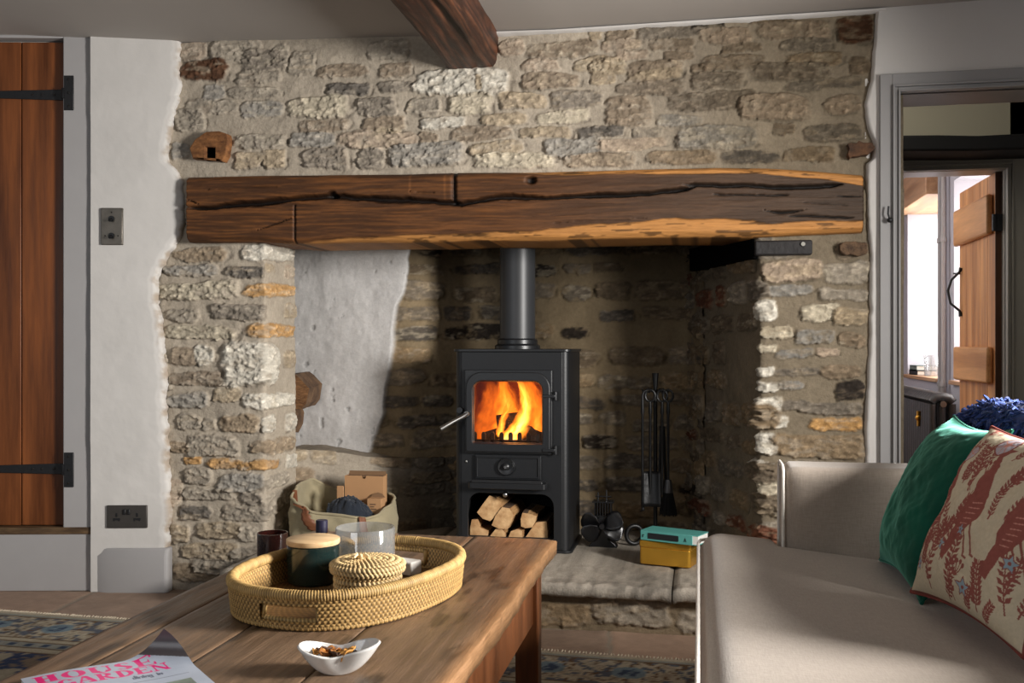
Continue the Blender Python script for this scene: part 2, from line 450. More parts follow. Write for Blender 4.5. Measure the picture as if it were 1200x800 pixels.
C = C * (1 - .25 * up[..., None])
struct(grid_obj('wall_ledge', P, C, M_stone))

# ---- back of the fireplace: plastered panel on the left, sooty stone on the right
s, X, Y, NX, NY, cum = path_sample([(-2.1, 4.05), (-1.2, 3.985), (-1.02, 4.12), (-.05, 4.15), (.02, 3.95)], .005, .03)
zs = np.arange(.12, 1.8, .005); S, Z = np.meshgrid(s, zs)
st = rand_courses(.55, s[-1] + .1, .15, 1.78, list('dkBBxdkTd'), 21, hh=(.045, .085), ww=(.10, .30), gap=.03, rel=(.006, .016), drop=.14)
H, C = stone_relief(S, Z, st, c3(128, 112, 88), 41)
XX = np.broadcast_to(X[None], S.shape)
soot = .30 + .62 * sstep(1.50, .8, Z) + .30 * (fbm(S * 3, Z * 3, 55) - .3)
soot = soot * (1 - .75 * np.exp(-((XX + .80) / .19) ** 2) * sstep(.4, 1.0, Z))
soot = soot + .75 * sstep(1.36, 1.05, Z) * sstep(.80, 1.0, Z) * np.exp(-((XX + 1.14) / .13) ** 2)  # pale smeared stone beside the panel, light falling on it painted in
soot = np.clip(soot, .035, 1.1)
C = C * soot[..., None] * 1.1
edge = np.interp(Z, [.40, .50, .6, .75, .9, 1.0, 1.1, 1.2, 1.35, 1.5],
                 [atY(p, 400, 3.99).x for p in (430, 437, 449, 455, 463, 464, 470, 476, 481, 486)]) + .022 * (fbm(S * 0 + 3, Z * 14, 61) - .5)
pl = sstep(.006, -.006, XX - edge)
n = fbm(S * 7, Z * 7, 71); n2 = fbm(S * 34, Z * 22, 72); n4 = fbm(S * 18, Z * 6, 78)
Hp = .030 + .016 * (n - .5) + .0022 * (n2 - .5) + .004 * (n4 - .5)
Cp = c3(214, 211, 208)[None, None] * (.90 + .16 * n + .06 * (n2 - .5))[..., None]
chip = sstep(.74, .78, fbm(S * 26, Z * 26, 77)); Cp = Cp * (1 - .35 * chip[..., None]); Hp = Hp - .004 * chip
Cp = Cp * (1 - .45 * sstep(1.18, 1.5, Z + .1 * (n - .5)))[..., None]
H = H * (1 - pl) + Hp * pl; C = C * (1 - pl[..., None]) + Cp * pl[..., None]
P = np.stack([X[None] + NX[None] * H, Y[None] + NY[None] * H, Z], -1)
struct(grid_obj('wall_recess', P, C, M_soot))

# ---- right pier: splayed inner face, corner and front
XR = 0.198
s, X, Y, NX, NY, cum = path_sample([(-.10, 4.29), (XR, YW), (.66, YW)], .004, .014)
sC = cum[1]
stones = []
for x0, y0, x1, y1, k, rel in parse(RP):
    x0, y0, x1, y1 = map(float, (x0, y0, x1, y1)); xc = max(892, (x0 + x1) / 2)
    f = lambda py: atY(xc, py, YW).z
    sl = lambda px: sC + (atY(px, 400, YW).x - XR if px >= 890 else (px - 890) * .008)
    stones.append((sl(x0), sl(x1), f(y1), f(y0), k, float(rel) / 1000))
stones += rand_courses(0.05, sC - .05, .16, 1.34, list('TBBdgRBT'), 14, hh=(.05, .10), ww=(.10, .26), gap=.03, rel=(.010, .024))
zs = np.arange(.0, 1.44, .004); S, Z = np.meshgrid(s, zs)
H, C = stone_relief(S, Z, stones, MORT_SHADED * 1.02, 57)
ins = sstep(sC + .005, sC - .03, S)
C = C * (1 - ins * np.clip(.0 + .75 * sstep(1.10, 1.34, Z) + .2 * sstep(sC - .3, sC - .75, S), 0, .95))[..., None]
wob = 0.02 * (fbm(S * 3, Z * 3, 95) - .5)
P = np.stack([X[None] + NX[None] * (H + wob), Y[None] + NY[None] * (H + wob), Z], -1)
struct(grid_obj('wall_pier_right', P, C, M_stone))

# sooty throat over the fire, solid shells behind the stonework
b = MB(); b.box((-2.1, 3.50, 1.72), (.5, 4.35, 1.78))
struct(b.build('ceiling_flue_throat', mat('soot', rgb(18, 16, 15), rough=1.0, spec=0.05), smooth=False))
b = MB(); b.box((-2.2, 4.34, 0), (.55, 4.42, 2.1)); b.box((-2.2, 3.78, 0), (-2.12, 4.34, 2.1)); b.box((.25, 3.9, 0), (.33, 4.34, 2.1)); b.box((-2.2, 3.52, 1.55), (.6, 3.70, 2.08))
struct(b.build('wall_chimney_core', mat('core stone', rgb(70, 62, 52), rough=1), smooth=False))

# ---- hearth
def hearth_slab(x0, x1, y0, y1, seed):
    xs = np.linspace(x0, x1, int((x1 - x0) / .008)); n = len(xs)
    prof = [(y1, HZ), (y0 + .3, HZ)] + [(y0 + .3 - .3 * i / 30, HZ) for i in range(1, 30)] + [(y0 + .004, HZ - .002), (y0 - .003, HZ - .01), (y0 - .004, HZ - .022), (y0 - .002, HZ - .036), (y0 + .012, HZ - .045), (y0 + .08, HZ - .05)]
    pr = np.array(prof); X, T = np.meshgrid(xs, np.arange(len(pr)))
    Yp = pr[:, 0][:, None] + 0 * X; Zp = pr[:, 1][:, None] + 0 * X
    nn = fbm(X * 12, Yp * 12 + T * .12, seed); n2 = fbm(X * 45, Yp * 40 + T * .55, seed + 3)
    e = (np.arange(len(pr)) > 24)[:, None]
    Yp = Yp + e * (.02 * (fbm(X * 4, X * 0 + seed, seed + 9) - .5) + .010 * (n2 - .5)); Zp = Zp + .007 * (nn - .5) + .003 * (n2 - .5) + e * .008 * (n2 - .5)
    C = c3(176, 166, 152)[None, None] * (.45 + .75 * nn + .75 * (n2 - .5))[..., None]
    C = C * np.where(e, .72 + .7 * (n2 - .3) * .6, .95)[..., None]
    edge = np.minimum(np.abs(X - x0), np.abs(X - x1)); C = C * (1 - .55 * sstep(.02, .0, edge))[..., None]; Zp = Zp - .008 * sstep(.02, 0, edge)
    return np.stack([X, Yp, Zp], -1)[::-1], C[::-1]
hb = MB(); hb.box((-1.62, 3.24, 0), (.5, 4.33, HZ - .012))
hearth = struct(hb.build('floor_hearth_base', mat('hearth core', rgb(90, 80, 66), rough=1), smooth=False))
for i, (x0, x1) in enumerate([(-1.62, -1.02), (-1.02, -.55), (-.55, -.085), (-.085, .55)]):
    P, C = hearth_slab(x0 + .002, x1 - .002, 3.17, 4.3, 200 + i * 7)
    struct(grid_obj('floor_hearth_slab', P, C, M_stone))
xs = np.arange(-1.64, .56, .005); zs = np.arange(-.005, HZ - .03, .005); S, Z = np.meshgrid(xs, zs)
st = rand_courses(-1.64, .6, .015, .12, list('tTgt'), 61, hh=(.085, .10), ww=(.2, .34), gap=.02, rel=(.008, .014), drop=0)
H, C = stone_relief(S, Z, st, c3(128, 112, 90), 63)
P = np.stack([S, 3.215 - H, Z], -1); struct(grid_obj('wall_hearth_riser', P, C * .9, M_stone))

# ---- floor of worn flags
def flag_floor():
    xs = np.arange(-3.4, 1.8, .011); ys = np.arange(.6, 3.52, .011); X, Y = np.meshgrid(xs, ys)
    a = R(6); U = X * math.cos(a) + Y * math.sin(a); V = -X * math.sin(a) + Y * math.cos(a)
    rowh = .36; row = np.floor(V / rowh); fv = V / rowh - row
    off = (np.sin(row * 12.9) * 43.7) % 1; wid = .46
    cu = np.floor(U / wid + off); fu = U / wid + off - cu
    d = np.minimum(np.minimum(fu, 1 - fu) * wid, np.minimum(fv, 1 - fv) * rowh)
    j = sstep(.010, .003, d + .004 * (fbm(X * 20, Y * 20, 5) - .5))
    tone = (np.sin(cu * 78.2 + row * 37.7) * 143.5) % 1
    n = fbm(X * 6, Y * 6, 9); n2 = fbm(X * 30, Y * 30, 19)
    C = (c3(158, 134, 116) * 1.0)[None, None] * (.72 + .3 * tone + .34 * (n - .5) + .3 * (n2 - .5))[..., None]
    C = C * (1 - .3 * (tone > .6)[..., None] * np.array([.0, .12, .2]))
    C = C * (1 - j[..., None]) + (c3(150, 138, 122) * .8)[None, None] * j[..., None]
    Z = .004 * (n - .5) + .0015 * (n2 - .5) - .003 * j
    return np.stack([X, Y, Z], -1), C
P, C = flag_floor()
struct(grid_obj('floor', P, C, mat('worn flagstones', rough=0.55, vcol=True, var=.1, vscale=40, bump=.15, bscale=90, spec=.3)))
b = MB(); b.box((-3.4, -3.0, -.06), (1.8, .61, -.002)); b.box((-3.4, .6, -.06), (1.8, 3.5, -.03))
struct(b.build('floor_near', mat('plain flags', rgb(112, 92, 78), rough=.6, var=.15, vscale=5), smooth=False))

# ---- ceiling (a bay either side of the beam) with a plastered edge
pts = [(-3.4, 2.085), (-2.5, 2.085), (-1.9, 2.062), (-1.0, 2.035), (-.5, 2.022), (.55, 2.028), (1.8, 2.05)]
ys = np.linspace(-3.0, 3.52, 60); xs = np.linspace(-3.4, 1.8, 120); X, Y = np.meshgrid(xs, ys)
Zc = np.interp(X, [p[0] for p in pts], [p[1] for p in pts]) + .006 * (fbm(X * 2, Y * 2, 3) - .5)
struct(grid_obj('ceiling', np.stack([X, Y, Zc], -1), None, M_ceil))
xs = np.linspace(-.74, .60, 140); t = np.linspace(0, 1, 5); X, T = np.meshgrid(xs, t)
Zb = np.interp(X, [p[0] for p in pts], [p[1] for p in pts]) - .004 - .007 * T * (.6 + 1.1 * fbm(X * 12, X * 0, 6))
Yb = YW - .03 - .004 * (1 - T) + .045 * (T > .9)
struct(grid_obj('trim_ceiling_edge', np.stack([X, Yb, Zb], -1), None, M_plaster))

# ---- left: white plaster beside the door, in the wall's own axes (a: leftwards, n: into the room)
OL = Vector((-1.96, 3.44, 0)); AL = Vector((-.9787, -.2056, 0)); NL = Vector((.2056, -.9787, 0))
def LX(p): return OL + AL * p[0] + NL * p[1] + Vector((0, 0, p[2]))
def onL(px, py, off=0.0):
    d = Vector(ray(px, py)); e = Vector((0, 0, EYE)); t = ((OL + NL * off) - e).dot(NL) / d.dot(NL); p = e + d * t
    return (p - OL).dot(AL), p.z
edge_px = [(690, 196), (660, 197), (640, 198), (600, 199), (560, 199), (520, 197), (480, 193), (455, 195), (440, 196), (400, 190), (370, 188), (350, 184), (330, 184), (312, 190), (300, 196), (285, 205),
           (275, 213), (262, 217), (240, 217), (215, 216), (205, 211), (192, 201), (182, 196), (172, 196), (158, 200), (140, 204), (128, 205), (118, 210), (95, 214), (80, 211), (60, 212), (40, 211)]
ez = [onL(x, y)[1] for y, x in edge_px]; ea = [onL(x, y)[0] for y, x in edge_px]
aC = onL(108, 400, 0)[0]
zs = np.arange(0, 2.09, .006)
e = np.interp(zs, ez[::1], ea) + .018 * (fbm(zs * 26, zs * 0, 4) - .5) + .012 * (fbm(zs * 80, zs * 0, 8) - .5)
tt = np.concatenate([[0, .006, .015, .03], np.linspace(.05, 1, 60)])
T, Zg = np.meshgrid(tt, zs); E = np.broadcast_to(e[:, None], T.shape)
A = E + (aC - E) * T
lip = np.interp(A - E, [0, .003, .010, .03, .08], [-.035, -.010, -.002, .002, .003])
Nn = lip + .008 * (fbm(A * 3, Zg * 3, 21) - .5) + .003 * (fbm(A * 12, Zg * 12, 22) - .5) + .012
P = OL.to_tuple(); P = np.stack([OL.x + AL.x * A + NL.x * Nn, OL.y + AL.y * A + NL.y * Nn, Zg], -1)
n = fbm(A * 5, Zg * 5, 25)
C = c3(208, 204, 199)[None, None] * (.95 + .1 * (n - .5))[..., None]
near = sstep(.03, .0, A - E)[..., None] * sstep(.4, .65, fbm(A * 40, Zg * 30, 27))[..., None]
C = C * (1 - near * .45 * np.array([.7, .9, 1.1]))
struct(grid_obj('wall_left', P, C, M_plaster_v))
b = MB(LX); b.box((aC - .02, -.06, 0), (aC, .012, 2.09)); b.box((aC - .02, -.12, 0), (1.4, -.06, 2.09)); struct(b.build('wall_left_return', M_plaster, smooth=False))

# skirting block in front of it
b = MB(LX)
a0, a1, a2 = onL(197, 690, .034)[0], onL(126, 690, .034)[0], onL(102.5, 690, -.006)[0]
pl = [(a0, -.02), (a0, .024), (a0 + .01, .034), (a1, .034), (a2, -.006), (a2 + .0, -.06)]
ztop = onL(150, 643, .034)[1]
k = len(pl); vs = [(p[0], p[1], 0) for p in pl] + [(p[0], p[1], ztop - .03) for p in pl] + [(p[0] - (.012 if 2 <= i <= 4 else 0) * (1 if i >= 4 else 0), p[1] - (.012 if 1 <= i <= 4 else 0), ztop) for i, p in enumerate(pl)]
fs = [(i, (i + 1) % k, k + (i + 1) % k, k + i) for i in range(k)] + [(k + i, k + (i + 1) % k, 2 * k + (i + 1) % k, 2 * k + i) for i in range(k)] + [tuple(range(2 * k, 3 * k))]
b.add(vs, fs); struct(b.build('baseboard_left', M_grey, bevel=.006, ang=30))

# door frame, step panel and plank door on the left
b = MB(LX); f0 = onL(77.5, 300, -.03)[0]; b.box((aC - .005, -.055, onL(90, 622, -.03)[1]), (f0, -.001, 2.09))
b.box((f0 - .002, -.055, onL(40, 47, -.03)[1]), (1.4, -.001, 2.09))
b.box((onL(-70.5, 300, -.03)[0], -.055, onL(90, 622, -.03)[1]), (1.4, -.001, onL(40, 47, -.03)[1]))
struct(b.build('trim_left_door_frame', M_grey, bevel=.004))
b = MB(LX); zs_ = onL(60, 624, -.02)[1]; b.box((aC - .03, -.06, 0), (1.4, -.003, zs_ + .004)); struct(b.build('trim_left_step_panel', M_grey, bevel=.003))
M_sill = wood_mat('worn sill oak', rgb(58, 42, 28), rgb(120, 95, 66), 'x')
b = MB(LX); b.box((aC - .03, -.06, zs_ - .002), (1.4, .004, onL(60, 616.5, -.02)[1])); struct(b.build('trim_left_door_sill', M_sill, bevel=.004))
M_door = wood_mat('varnished plank', rgb(74, 37, 14), rgb(138, 78, 36), 'z', .55, rough=.42, bump=.08, ramp=(.32, .72))
dr = bpy.data.objects.new('door_1', None); COL.objects.link(dr); dr['kind'] = 'structure'; dr.location = LX((f0, -.03, zs_))
zb, zt = onL(40, 615.5, -.03)[1], onL(40, 49, -.03)[1]
pa = [onL(p, 300, -.03)[0] for p in (75, 24.5, -26, -70)]
for i in range(3):
    b = MB(LX); b.box((pa[i] + .0015, -.06, zb), (pa[i + 1] - .0015, -.034, zt)); b.build('plank', M_door, dr, bevel=.003)
for y in (110.5, 549.5):
    zc = onL(80, y, -.02)[1]; hgt = .021
    b = MB(LX); h0 = onL(89, y, -.02)[0]; h1 = onL(78, y, -.02)[0]
    b.box((h0, -.004, zc - .065), (h1, .004, zc + .065))
    b.tube([(h1 + .004, -.006, zc - .02), (h1 + .004, -.006, zc + .02)], .009, 10); b.box((h1, -.03, zc - .018), (h1 + .012, -.004, zc + .018))
    e1 = onL(-40, y, -.03)[0]
    b.prism([(h1, zc - .021), (e1, zc - .011), (e1 + .03, zc), (e1, zc + .011), (h1, zc + .021)], -.034, -.028)
    hg = b.build('strap_hinge', M_black, dr, bevel=.0015)
    b = MB(LX)
    for q in (-.05, 0, .05): b.ball((((h0 + h1) / 2), .004, zc + q), .0045, 8)
    for q in (.05, .095, .13): b.ball((h1 + q, -.028, zc), .0045, 8)
    b.build('nail', M_bolt, hg)

# switch and socket plates
M_pewter = mat('pewter plate', rgb(104, 98, 90), rough=.42, metal=.75, var=.25, vscale=25)
M_dkplate = mat('dark bronze plate', rgb(74, 70, 66), rough=.5, metal=.5, var=.15, vscale=20)
a0, z1 = onL(118.5, 243.5, .02); a1, z0 = onL(144, 287, .02)
sw = thing('light_switch', 'aged pewter switch plate high on the white plaster wall', 'switch', LX(((a0 + a1) / 2, .016, (z0 + z1) / 2)))
b = MB(LX); b.box((a1, .008, z0), (a0, .024, z1)); b.build('plate', M_pewter, sw, bevel=.003)
ac, zc = (a0 + a1) / 2, (z0 + z1) / 2
for dz in (.028, -.035):
    b = MB(LX); b.tube([(ac, .022, zc + dz), (ac, .029, zc + dz)], .011, 14); b.tube([(ac, .027, zc + dz), (ac, .043, zc + dz - .008)], [.004, .0055], 10); b.build('toggle', M_black, sw)
for q in (-.024, .024, 0):
    b = MB(LX); b.ball((ac + q, .0245, zc - .035 if abs(q) > .01 else zc + .052), .003, 8); b.build('screw', M_bolt, sw)
a0, z1 = onL(125, 592, .02); a1, z0 = onL(172.5, 618.5, .02)
so = thing('wall_socket', 'dark metal double socket low on the white wall above the grey skirting', 'socket', LX(((a0 + a1) / 2, .016, (z0 + z1) / 2)))
b = MB(LX); b.box((a1, .008, z0), (a0, .022, z1)); b.build('plate', M_dkplate, so, bevel=.003)
ac, zc = (a0 + a1) / 2, (z0 + z1) / 2
for q in (-.038, .038):
    b = MB(LX); b.box((ac + q - .003, .0215, zc + .000), (ac + q + .003, .0232, zc + .014)); b.box((ac + q - .012, .0215, zc - .016), (ac + q - .006, .0232, zc - .010)); b.box((ac + q + .006, .0215, zc - .016), (ac + q + .012, .0232, zc - .010))
    b.box((ac + q - .013, .0213, zc - .013), (ac + q + .013, .0228, zc - .005)); b.build('pin_holes', M_black, so)
for q in (-.008, .008):
    b = MB(LX); b.box((ac + q - .005, .021, zc + .008), (ac + q + .005, .027, zc + .028)); b.build('rocker', M_black, so, bevel=.002)

# ---- right: white plaster strip, door casing, lobby and the sunny room beyond
edge_px = [(545, 1012), (500, 1012), (470, 1014), (440, 1015), (400, 1017), (350, 1018), (300, 1019), (280, 1016), (262, 1014), (203, 1013), (192, 1014), (186, 1022), (170, 1023), (160, 1020), (150, 1016), (135, 1012), (120, 1013), (105, 1017),
           (90, 1020), (70, 1021), (45, 1023), (12, 1026), (0, 1026)]
zs = np.arange(0, 2.06, .006)
ez = [atY(x, y, YW).z for y, x in edge_px]; ex = [atY(x, y, YW).x for y, x in edge_px]
e = np.interp(zs, ez, ex) + .008 * (fbm(zs * 25, zs * 0, 34) - .5)
XC = atY(1029, 300, YW).x
tt = np.concatenate([[0, .03, .08, .16], np.linspace(.25, 1, 20)]); T, Zg = np.meshgrid(tt, zs); E = np.broadcast_to(e[:, None], T.shape)
A = E + (np.maximum(XC + .015, E + .02) - E) * T
lip = np.interp(A - E, [0, .003, .01, .03], [-.03, .004, .014, .016]) + .004 * (fbm(A * 20, Zg * 14, 36) - .5)
struct(grid_obj('wall_right', np.stack([A, YW - lip - .006, Zg], -1), None, M_plaster))
ZD = atY(1044, 101, YW).z           # head of the doorway
b = MB(); b.box((XC, YW - .02, ZD + .03), (1.8, YW + .16, 2.06)); b.box((1.47, YW - .02, 0), (1.8, YW + .16, 2.06)); b.box((XC - .04, YW + .005, 0), (XC + .07, YW + .16, 2.06))
struct(b.build('wall_right_over_door', M_plaster, smooth=False))
def casing(name, y, x0, x1, zt, w, m, dep=.03):
    """architrave: flat board, step and bead round an opening from x0 to x1"""
    b = MB()
    for a, bb, d in ((0, w * .62, dep * .6), (w * .62, w * .74, dep), (w * .74, w * .9, dep * .75), (w * .9, w, dep * 1.05)):
        b.box((x0 - w + a, y - d, 0), (x0 - w + bb, y + .02, zt + w - a)); b.box((x1 + w - bb, y - d, 0), (x1 + w - a, y + .02, zt + w - a))
        b.box((x0 - w + bb, y - d, zt + w - bb), (x1 + w - bb, y + .02, zt + w - a))
    return struct(b.build(name, m, bevel=.002))
XJ = atY(1052, 300, YW).x
casing('trim_right_door_casing', YW - .02, XJ, 1.40, ZD - .03, XJ - XC, M_grey_r)
b = MB(); b.box((XJ - .012, YW - .02, 0), (XJ, YW + .18, ZD - .02)); b.box((1.40, YW - .02, 0), (1.43, YW + .18, ZD - .02)); b.box((XJ - .01, YW - .02, ZD - .03), (1.43, YW + .18, ZD - .005))
struct(b.build('trim_right_door_lining', M_grey_r, bevel=.003))
ck = thing('cabin_hook', 'small black hook screwed to the grey door casing', 'hook', atY(1043, 255, YW - .05))
q = atY(1042.5, 258, YW - .05); b = MB(); b.ball((q.x, q.y - .006, q.z), .009, 12); b.build('knob', M_black, ck)
b = MB(); b.tube([(q.x, q.y - .006, q.z), (q.x - .006, q.y - .008, q.z + .02), (q.x - .004, q.y - .006, q.z + .045)], .003, 8); b.build('arm', M_black, ck)

Y2 = 5.06                           # second doorway
M_hall = mat('lobby plaster', rgb(196, 188, 164), rough=.9, var=.03, vscale=3)
M_lilac = mat('far room plaster', rgb(190, 186, 192), rough=.9, var=.03, vscale=3)
XH = 1.422; Z2 = 1.765
b = MB(); b.box((-.2, Y2, Z2 + .02), (2.6, Y2 + .15, 2.5)); b.box((XH + .02, Y2, 0), (2.6, Y2 + .15, 2.5)); b.box((-.2, Y2, 0), (.55, Y2 + .15, 2.5))
struct(b.build('wall_lobby_far', M_hall, smooth=False))
b = MB(); b.box((2.5, YW + .16, 0), (2.6, Y2, 2.5)); struct(b.build('wall_lobby_side', M_hall, smooth=False))
b = MB(); b.box((-.2, YW + .16, 2.42), (2.6, Y2 + .1, 2.5)); struct(b.build('ceiling_lobby', M_hall, smooth=False))
b = MB(); b.prism([(1.36, 2.45), (1.62, 2.02), (2.5, 2.0), (2.5, 2.45)], 4.55, Y2 + .02); struct(b.build('ceiling_stair_soffit', mat('soffit paint', rgb(120, 112, 104), rough=.9), smooth=False))
casing('trim_lobby_door_casing', Y2, .60, XH, Z2 - .01, .075, mat('lobby paint', rgb(150, 144, 132), rough=.45, spec=.4))
b = MB(); b.box((XH, Y2, 0), (XH + .03, Y2 + .16, Z2)); b.box((.55, Y2, Z2 - .012), (XH + .03, Y2 + .16, Z2 + .03)); struct(b.build('trim_lobby_door_lining', mat('lining paint', rgb(170, 164, 154), rough=.35, spec=.5), bevel=.003))
lb = MB(); p0 = atY(1030, 170, 4.85); p1 = atY(1260, 166, 4.85)
lb.prism([(p0.x, p0.z - .036), (p0.x, p0.z + .035), (p0.x + .25, p0.z + .028), ((p0.x + p1.x) / 2, p0.z + .018), (p1.x, p1.z + .04), (p1.x, p1.z - .034), ((p0.x + p1.x) / 2, p0.z - .05)], 4.80, Y2 - .002)
tag(lb.build('lobby_beam', mat('blackened beam', rgb(14, 12, 11), rough=.8), bevel=.01), 'near-black timber beam across the lobby above the far doorway', 'beam')
b = MB(); b.box((-.2, 3.5, -.06), (2.6, 10.2, -.002)); struct(b.build('floor_lobby', mat('lobby boards', rgb(120, 92, 66), rough=.5, var=.2, vscale=6), smooth=False))
XW = 1.56
W1, W2 = (7.0, 8.03), (5.30, 6.62)
ZSL = .70
b = MB()
for y0, y1, z0, z1 in ((Y2 + .15, W2[0], 0, 2.5), (W2[1], W1[0], 0, 2.5), (W1[1], 10.2, 0, 2.5), (W2[0], W2[1], 0, ZSL), (W1[0], W1[1], 0, ZSL), (W2[0], W2[1], 1.95, 2.5), (W1[0], W1[1], 1.96, 2.5)):
    b.box((XW, y0, z0), (XW + .38, y1, z1))
struct(b.build('wall_far_right', M_lilac, smooth=False))
b = MB(); b.box((-.2, 10.1, 0), (2.0, 10.2, 2.5)); struct(b.build('wall_far_back', M_lilac, smooth=False))
b = MB(); b.box((-.2, Y2 + .15, 0), (-.1, 10.1, 2.5)); struct(b.build('wall_far_left', M_lilac, smooth=False))
b = MB(); b.box((-.2, Y2 + .12, 2.42), (2.0, 10.2, 2.5)); struct(b.build('ceiling_far', M_lilac, smooth=False))
M_ply = wood_mat('pine', rgb(176, 112, 60), rgb(226, 164, 104), 'z', .5, rough=.5, bump=.1)
M_pine_y = wood_mat('pine sill', rgb(176, 128, 92), rgb(214, 172, 134), 'y', .5, rough=.4, bump=.05)
for i, w in enumerate((W1, W2)):
    b = MB(); b.box((XW - .03, w[0] - .02, ZSL - .022), (XW + .38, w[1] + .02, ZSL + .004)); struct(b.build('trim_sill', M_pine_y, bevel=.005))
    wn = bpy.data.objects.new('window_%d' % (i + 1), None); COL.objects.link(wn); wn['kind'] = 'structure'; wn.location = (XW + .33, (w[0] + w[1]) / 2, ZSL)
    fr = MB(); zt = 1.95; y0, y1 = w
    for a in ((y0, y0 + .05, ZSL, zt), (y1 - .05, y1, ZSL, zt), (y0, y1, ZSL, ZSL + .05), (y0, y1, zt - .05, zt), ((y0 + y1) / 2 - .02, (y0 + y1) / 2 + .02, ZSL, zt), (y0, y1, 1.3, 1.33)):
        fr.box((XW + .30, a[0], a[2]), (XW + .36, a[1], a[3]))
    fr.build('window_frame', mat('white window paint', rgb(220, 220, 218), rough=.4), wn, bevel=.003)
    g = MB(); g.box((XW + .325, y0 + .03, ZSL + .03), (XW + .330, y1 - .03, zt - .03)); g.build('window_pane', glass_mat('window glass'), wn, smooth=False)
b = MB(); b.prism([(XW - .10, 1.92), (XW + .30, 1.92), (XW + .30, 2.14), (XW - .10, 2.14)], 6.95, 8.1); tag(b.build('window_lintel', M_pine_y, bevel=.01), 'orange pine lintel over the far room window', 'lintel')
b = MB(); b.box((XW - .16, 8.55, 0), (XW + .02, 8.70, 2.42)); tag(b.build('timber_post', M_ply, bevel=.012), 'upright orange timber post at the far edge of the far window wall', 'post')
# plank door standing open into the far room
XD = 1.395; yd0, yd1 = Y2 + .07, Y2 + .74
d2 = bpy.data.objects.new('door_2', None); COL.objects.link(d2); d2['kind'] = 'structure'; d2.location = (XD, yd0, 0)
np_ = 5
for i in range(np_):
    ya = yd0 + (yd1 - yd0) * i / np_; yb = yd0 + (yd1 - yd0) * (i + 1) / np_
    b = MB(); b.box((XD, ya + .001, .02), (XD + .028, yb - .001, Z2 - .012)); b.build('plank', M_ply, d2, bevel=.003)
b = MB(); b.box((XD - .001, yd0 - .006, .02), (XD + .03, yd0 - .0005, Z2 - .012)); b.build('edge', wood_mat('dark edge', rgb(58, 34, 20), rgb(92, 58, 34), 'z'), d2)
M_pine_l = wood_mat('pine ledge', rgb(196, 132, 78), rgb(230, 172, 114), 'y', .5, rough=.45, bump=.06)
for z0, z1 in ((1.46, 1.655), (.735, .915), (.18, .36)):
    b = MB(); b.box((XD - .032, yd0 + .03, z0), (XD - .0005, yd1 + .01, z1)); b.build('ledge', M_pine_l, d2, bevel=.012)
b = MB(); hy = yd1 - .05
b.tube([(XD - .004, hy, 1.34), (XD - .012, hy, 1.32), (XD - .045, hy + .03, 1.28), (XD - .062, hy + .04, 1.22), (XD - .05, hy + .03, 1.15), (XD - .012, hy, 1.11), (XD - .004, hy, 1.08)], [.012, .007, .007, .008, .007, .007, .013], 10)
b.tube([(XD - .01, hy, 1.31), (XD - .03, hy + .05, 1.315)], .005, 8); b.build('handle', M_black, d2)
b = MB(); b.tube([(XD - .006, yd0 - .012, 1.47), (XD - .006, yd0 - .012, 1.55)], .012, 10); b.box((XD, yd0 - .02, 1.47), (XD + .04, yd0 - .006, 1.55)); b.build('hinge', M_black, d2)
# twin heating pipes, radiator, sill things
M_pipe = mat('grey pipe paint', rgb(160, 154, 152), rough=.4)
for k, yy in enumerate((6.72, 6.80)):
    b = MB(); b.tube([(XW - .04, yy, 0), (XW - .04, yy, 1.0), (XW - .035, yy + .02, 2.42)], .016, 14)
    for z in (.66, 1.58): b.tube([(XW - .04, yy, z), (XW - .04, yy, z + .03)], .021, 14)
    tag(b.build('heating_pipe', M_pipe), ('nearer' if k == 0 else 'farther') + ' grey heating pipe running up between the far room windows', 'pipe', 'heating pipes')
M_iron = mat('gunmetal cast iron', rgb(74, 71, 70), rough=.38, metal=.55, var=.1, vscale=10)
rad = thing('radiator', 'dark cast-iron column radiator below the far room window', 'radiator', (1.37, 6.7, 0))
for i in range(22):
    y = 6.09 + i * .062; b = MB()
    for x in (1.315, 1.37, 1.425):
        b.tube([(x, y, .10), (x, y, .585)], .0215, 12)
    pts = [(1.315, y, .10), (1.315, y, .60), (1.33, y, .625), (1.37, y, .632), (1.41, y, .625), (1.425, y, .60), (1.425, y, .10)]
    b.tube([(1.312, y, .595), (1.33, y, .618), (1.37, y, .626), (1.41, y, .618), (1.428, y, .595)], .026, 12)
    b.tube([(1.312, y, .115), (1.37, y, .10), (1.428, y, .115)], .024, 12)
    if i in (0, 21):
        for x in (1.325, 1.415): b.tube([(x, y, 0), (x, y, .12)], [.026, .018], 10)
    b.build('column_section', M_iron, rad)
b = MB(); b.tube([(1.37, 6.055, .585), (1.37, 6.095, .585)], [.018, .022], 12); b.build('end_plug', mat('bright steel', rgb(150, 150, 150), rough=.3, metal=1), rad)
M_brass = mat('brass', rgb(190, 140, 60), rough=.3, metal=1)
b = MB(); b.tube([(1.285, 6.30, .44), (1.285, 6.30, .53)], [.010, .013], 10); b.ball((1.285, 6.30, .49), .02, 12); b.tube([(1.30, 6.30, .49), (1.27, 6.30, .49)], .008, 10); b.build('brass_valve', M_brass, rad)
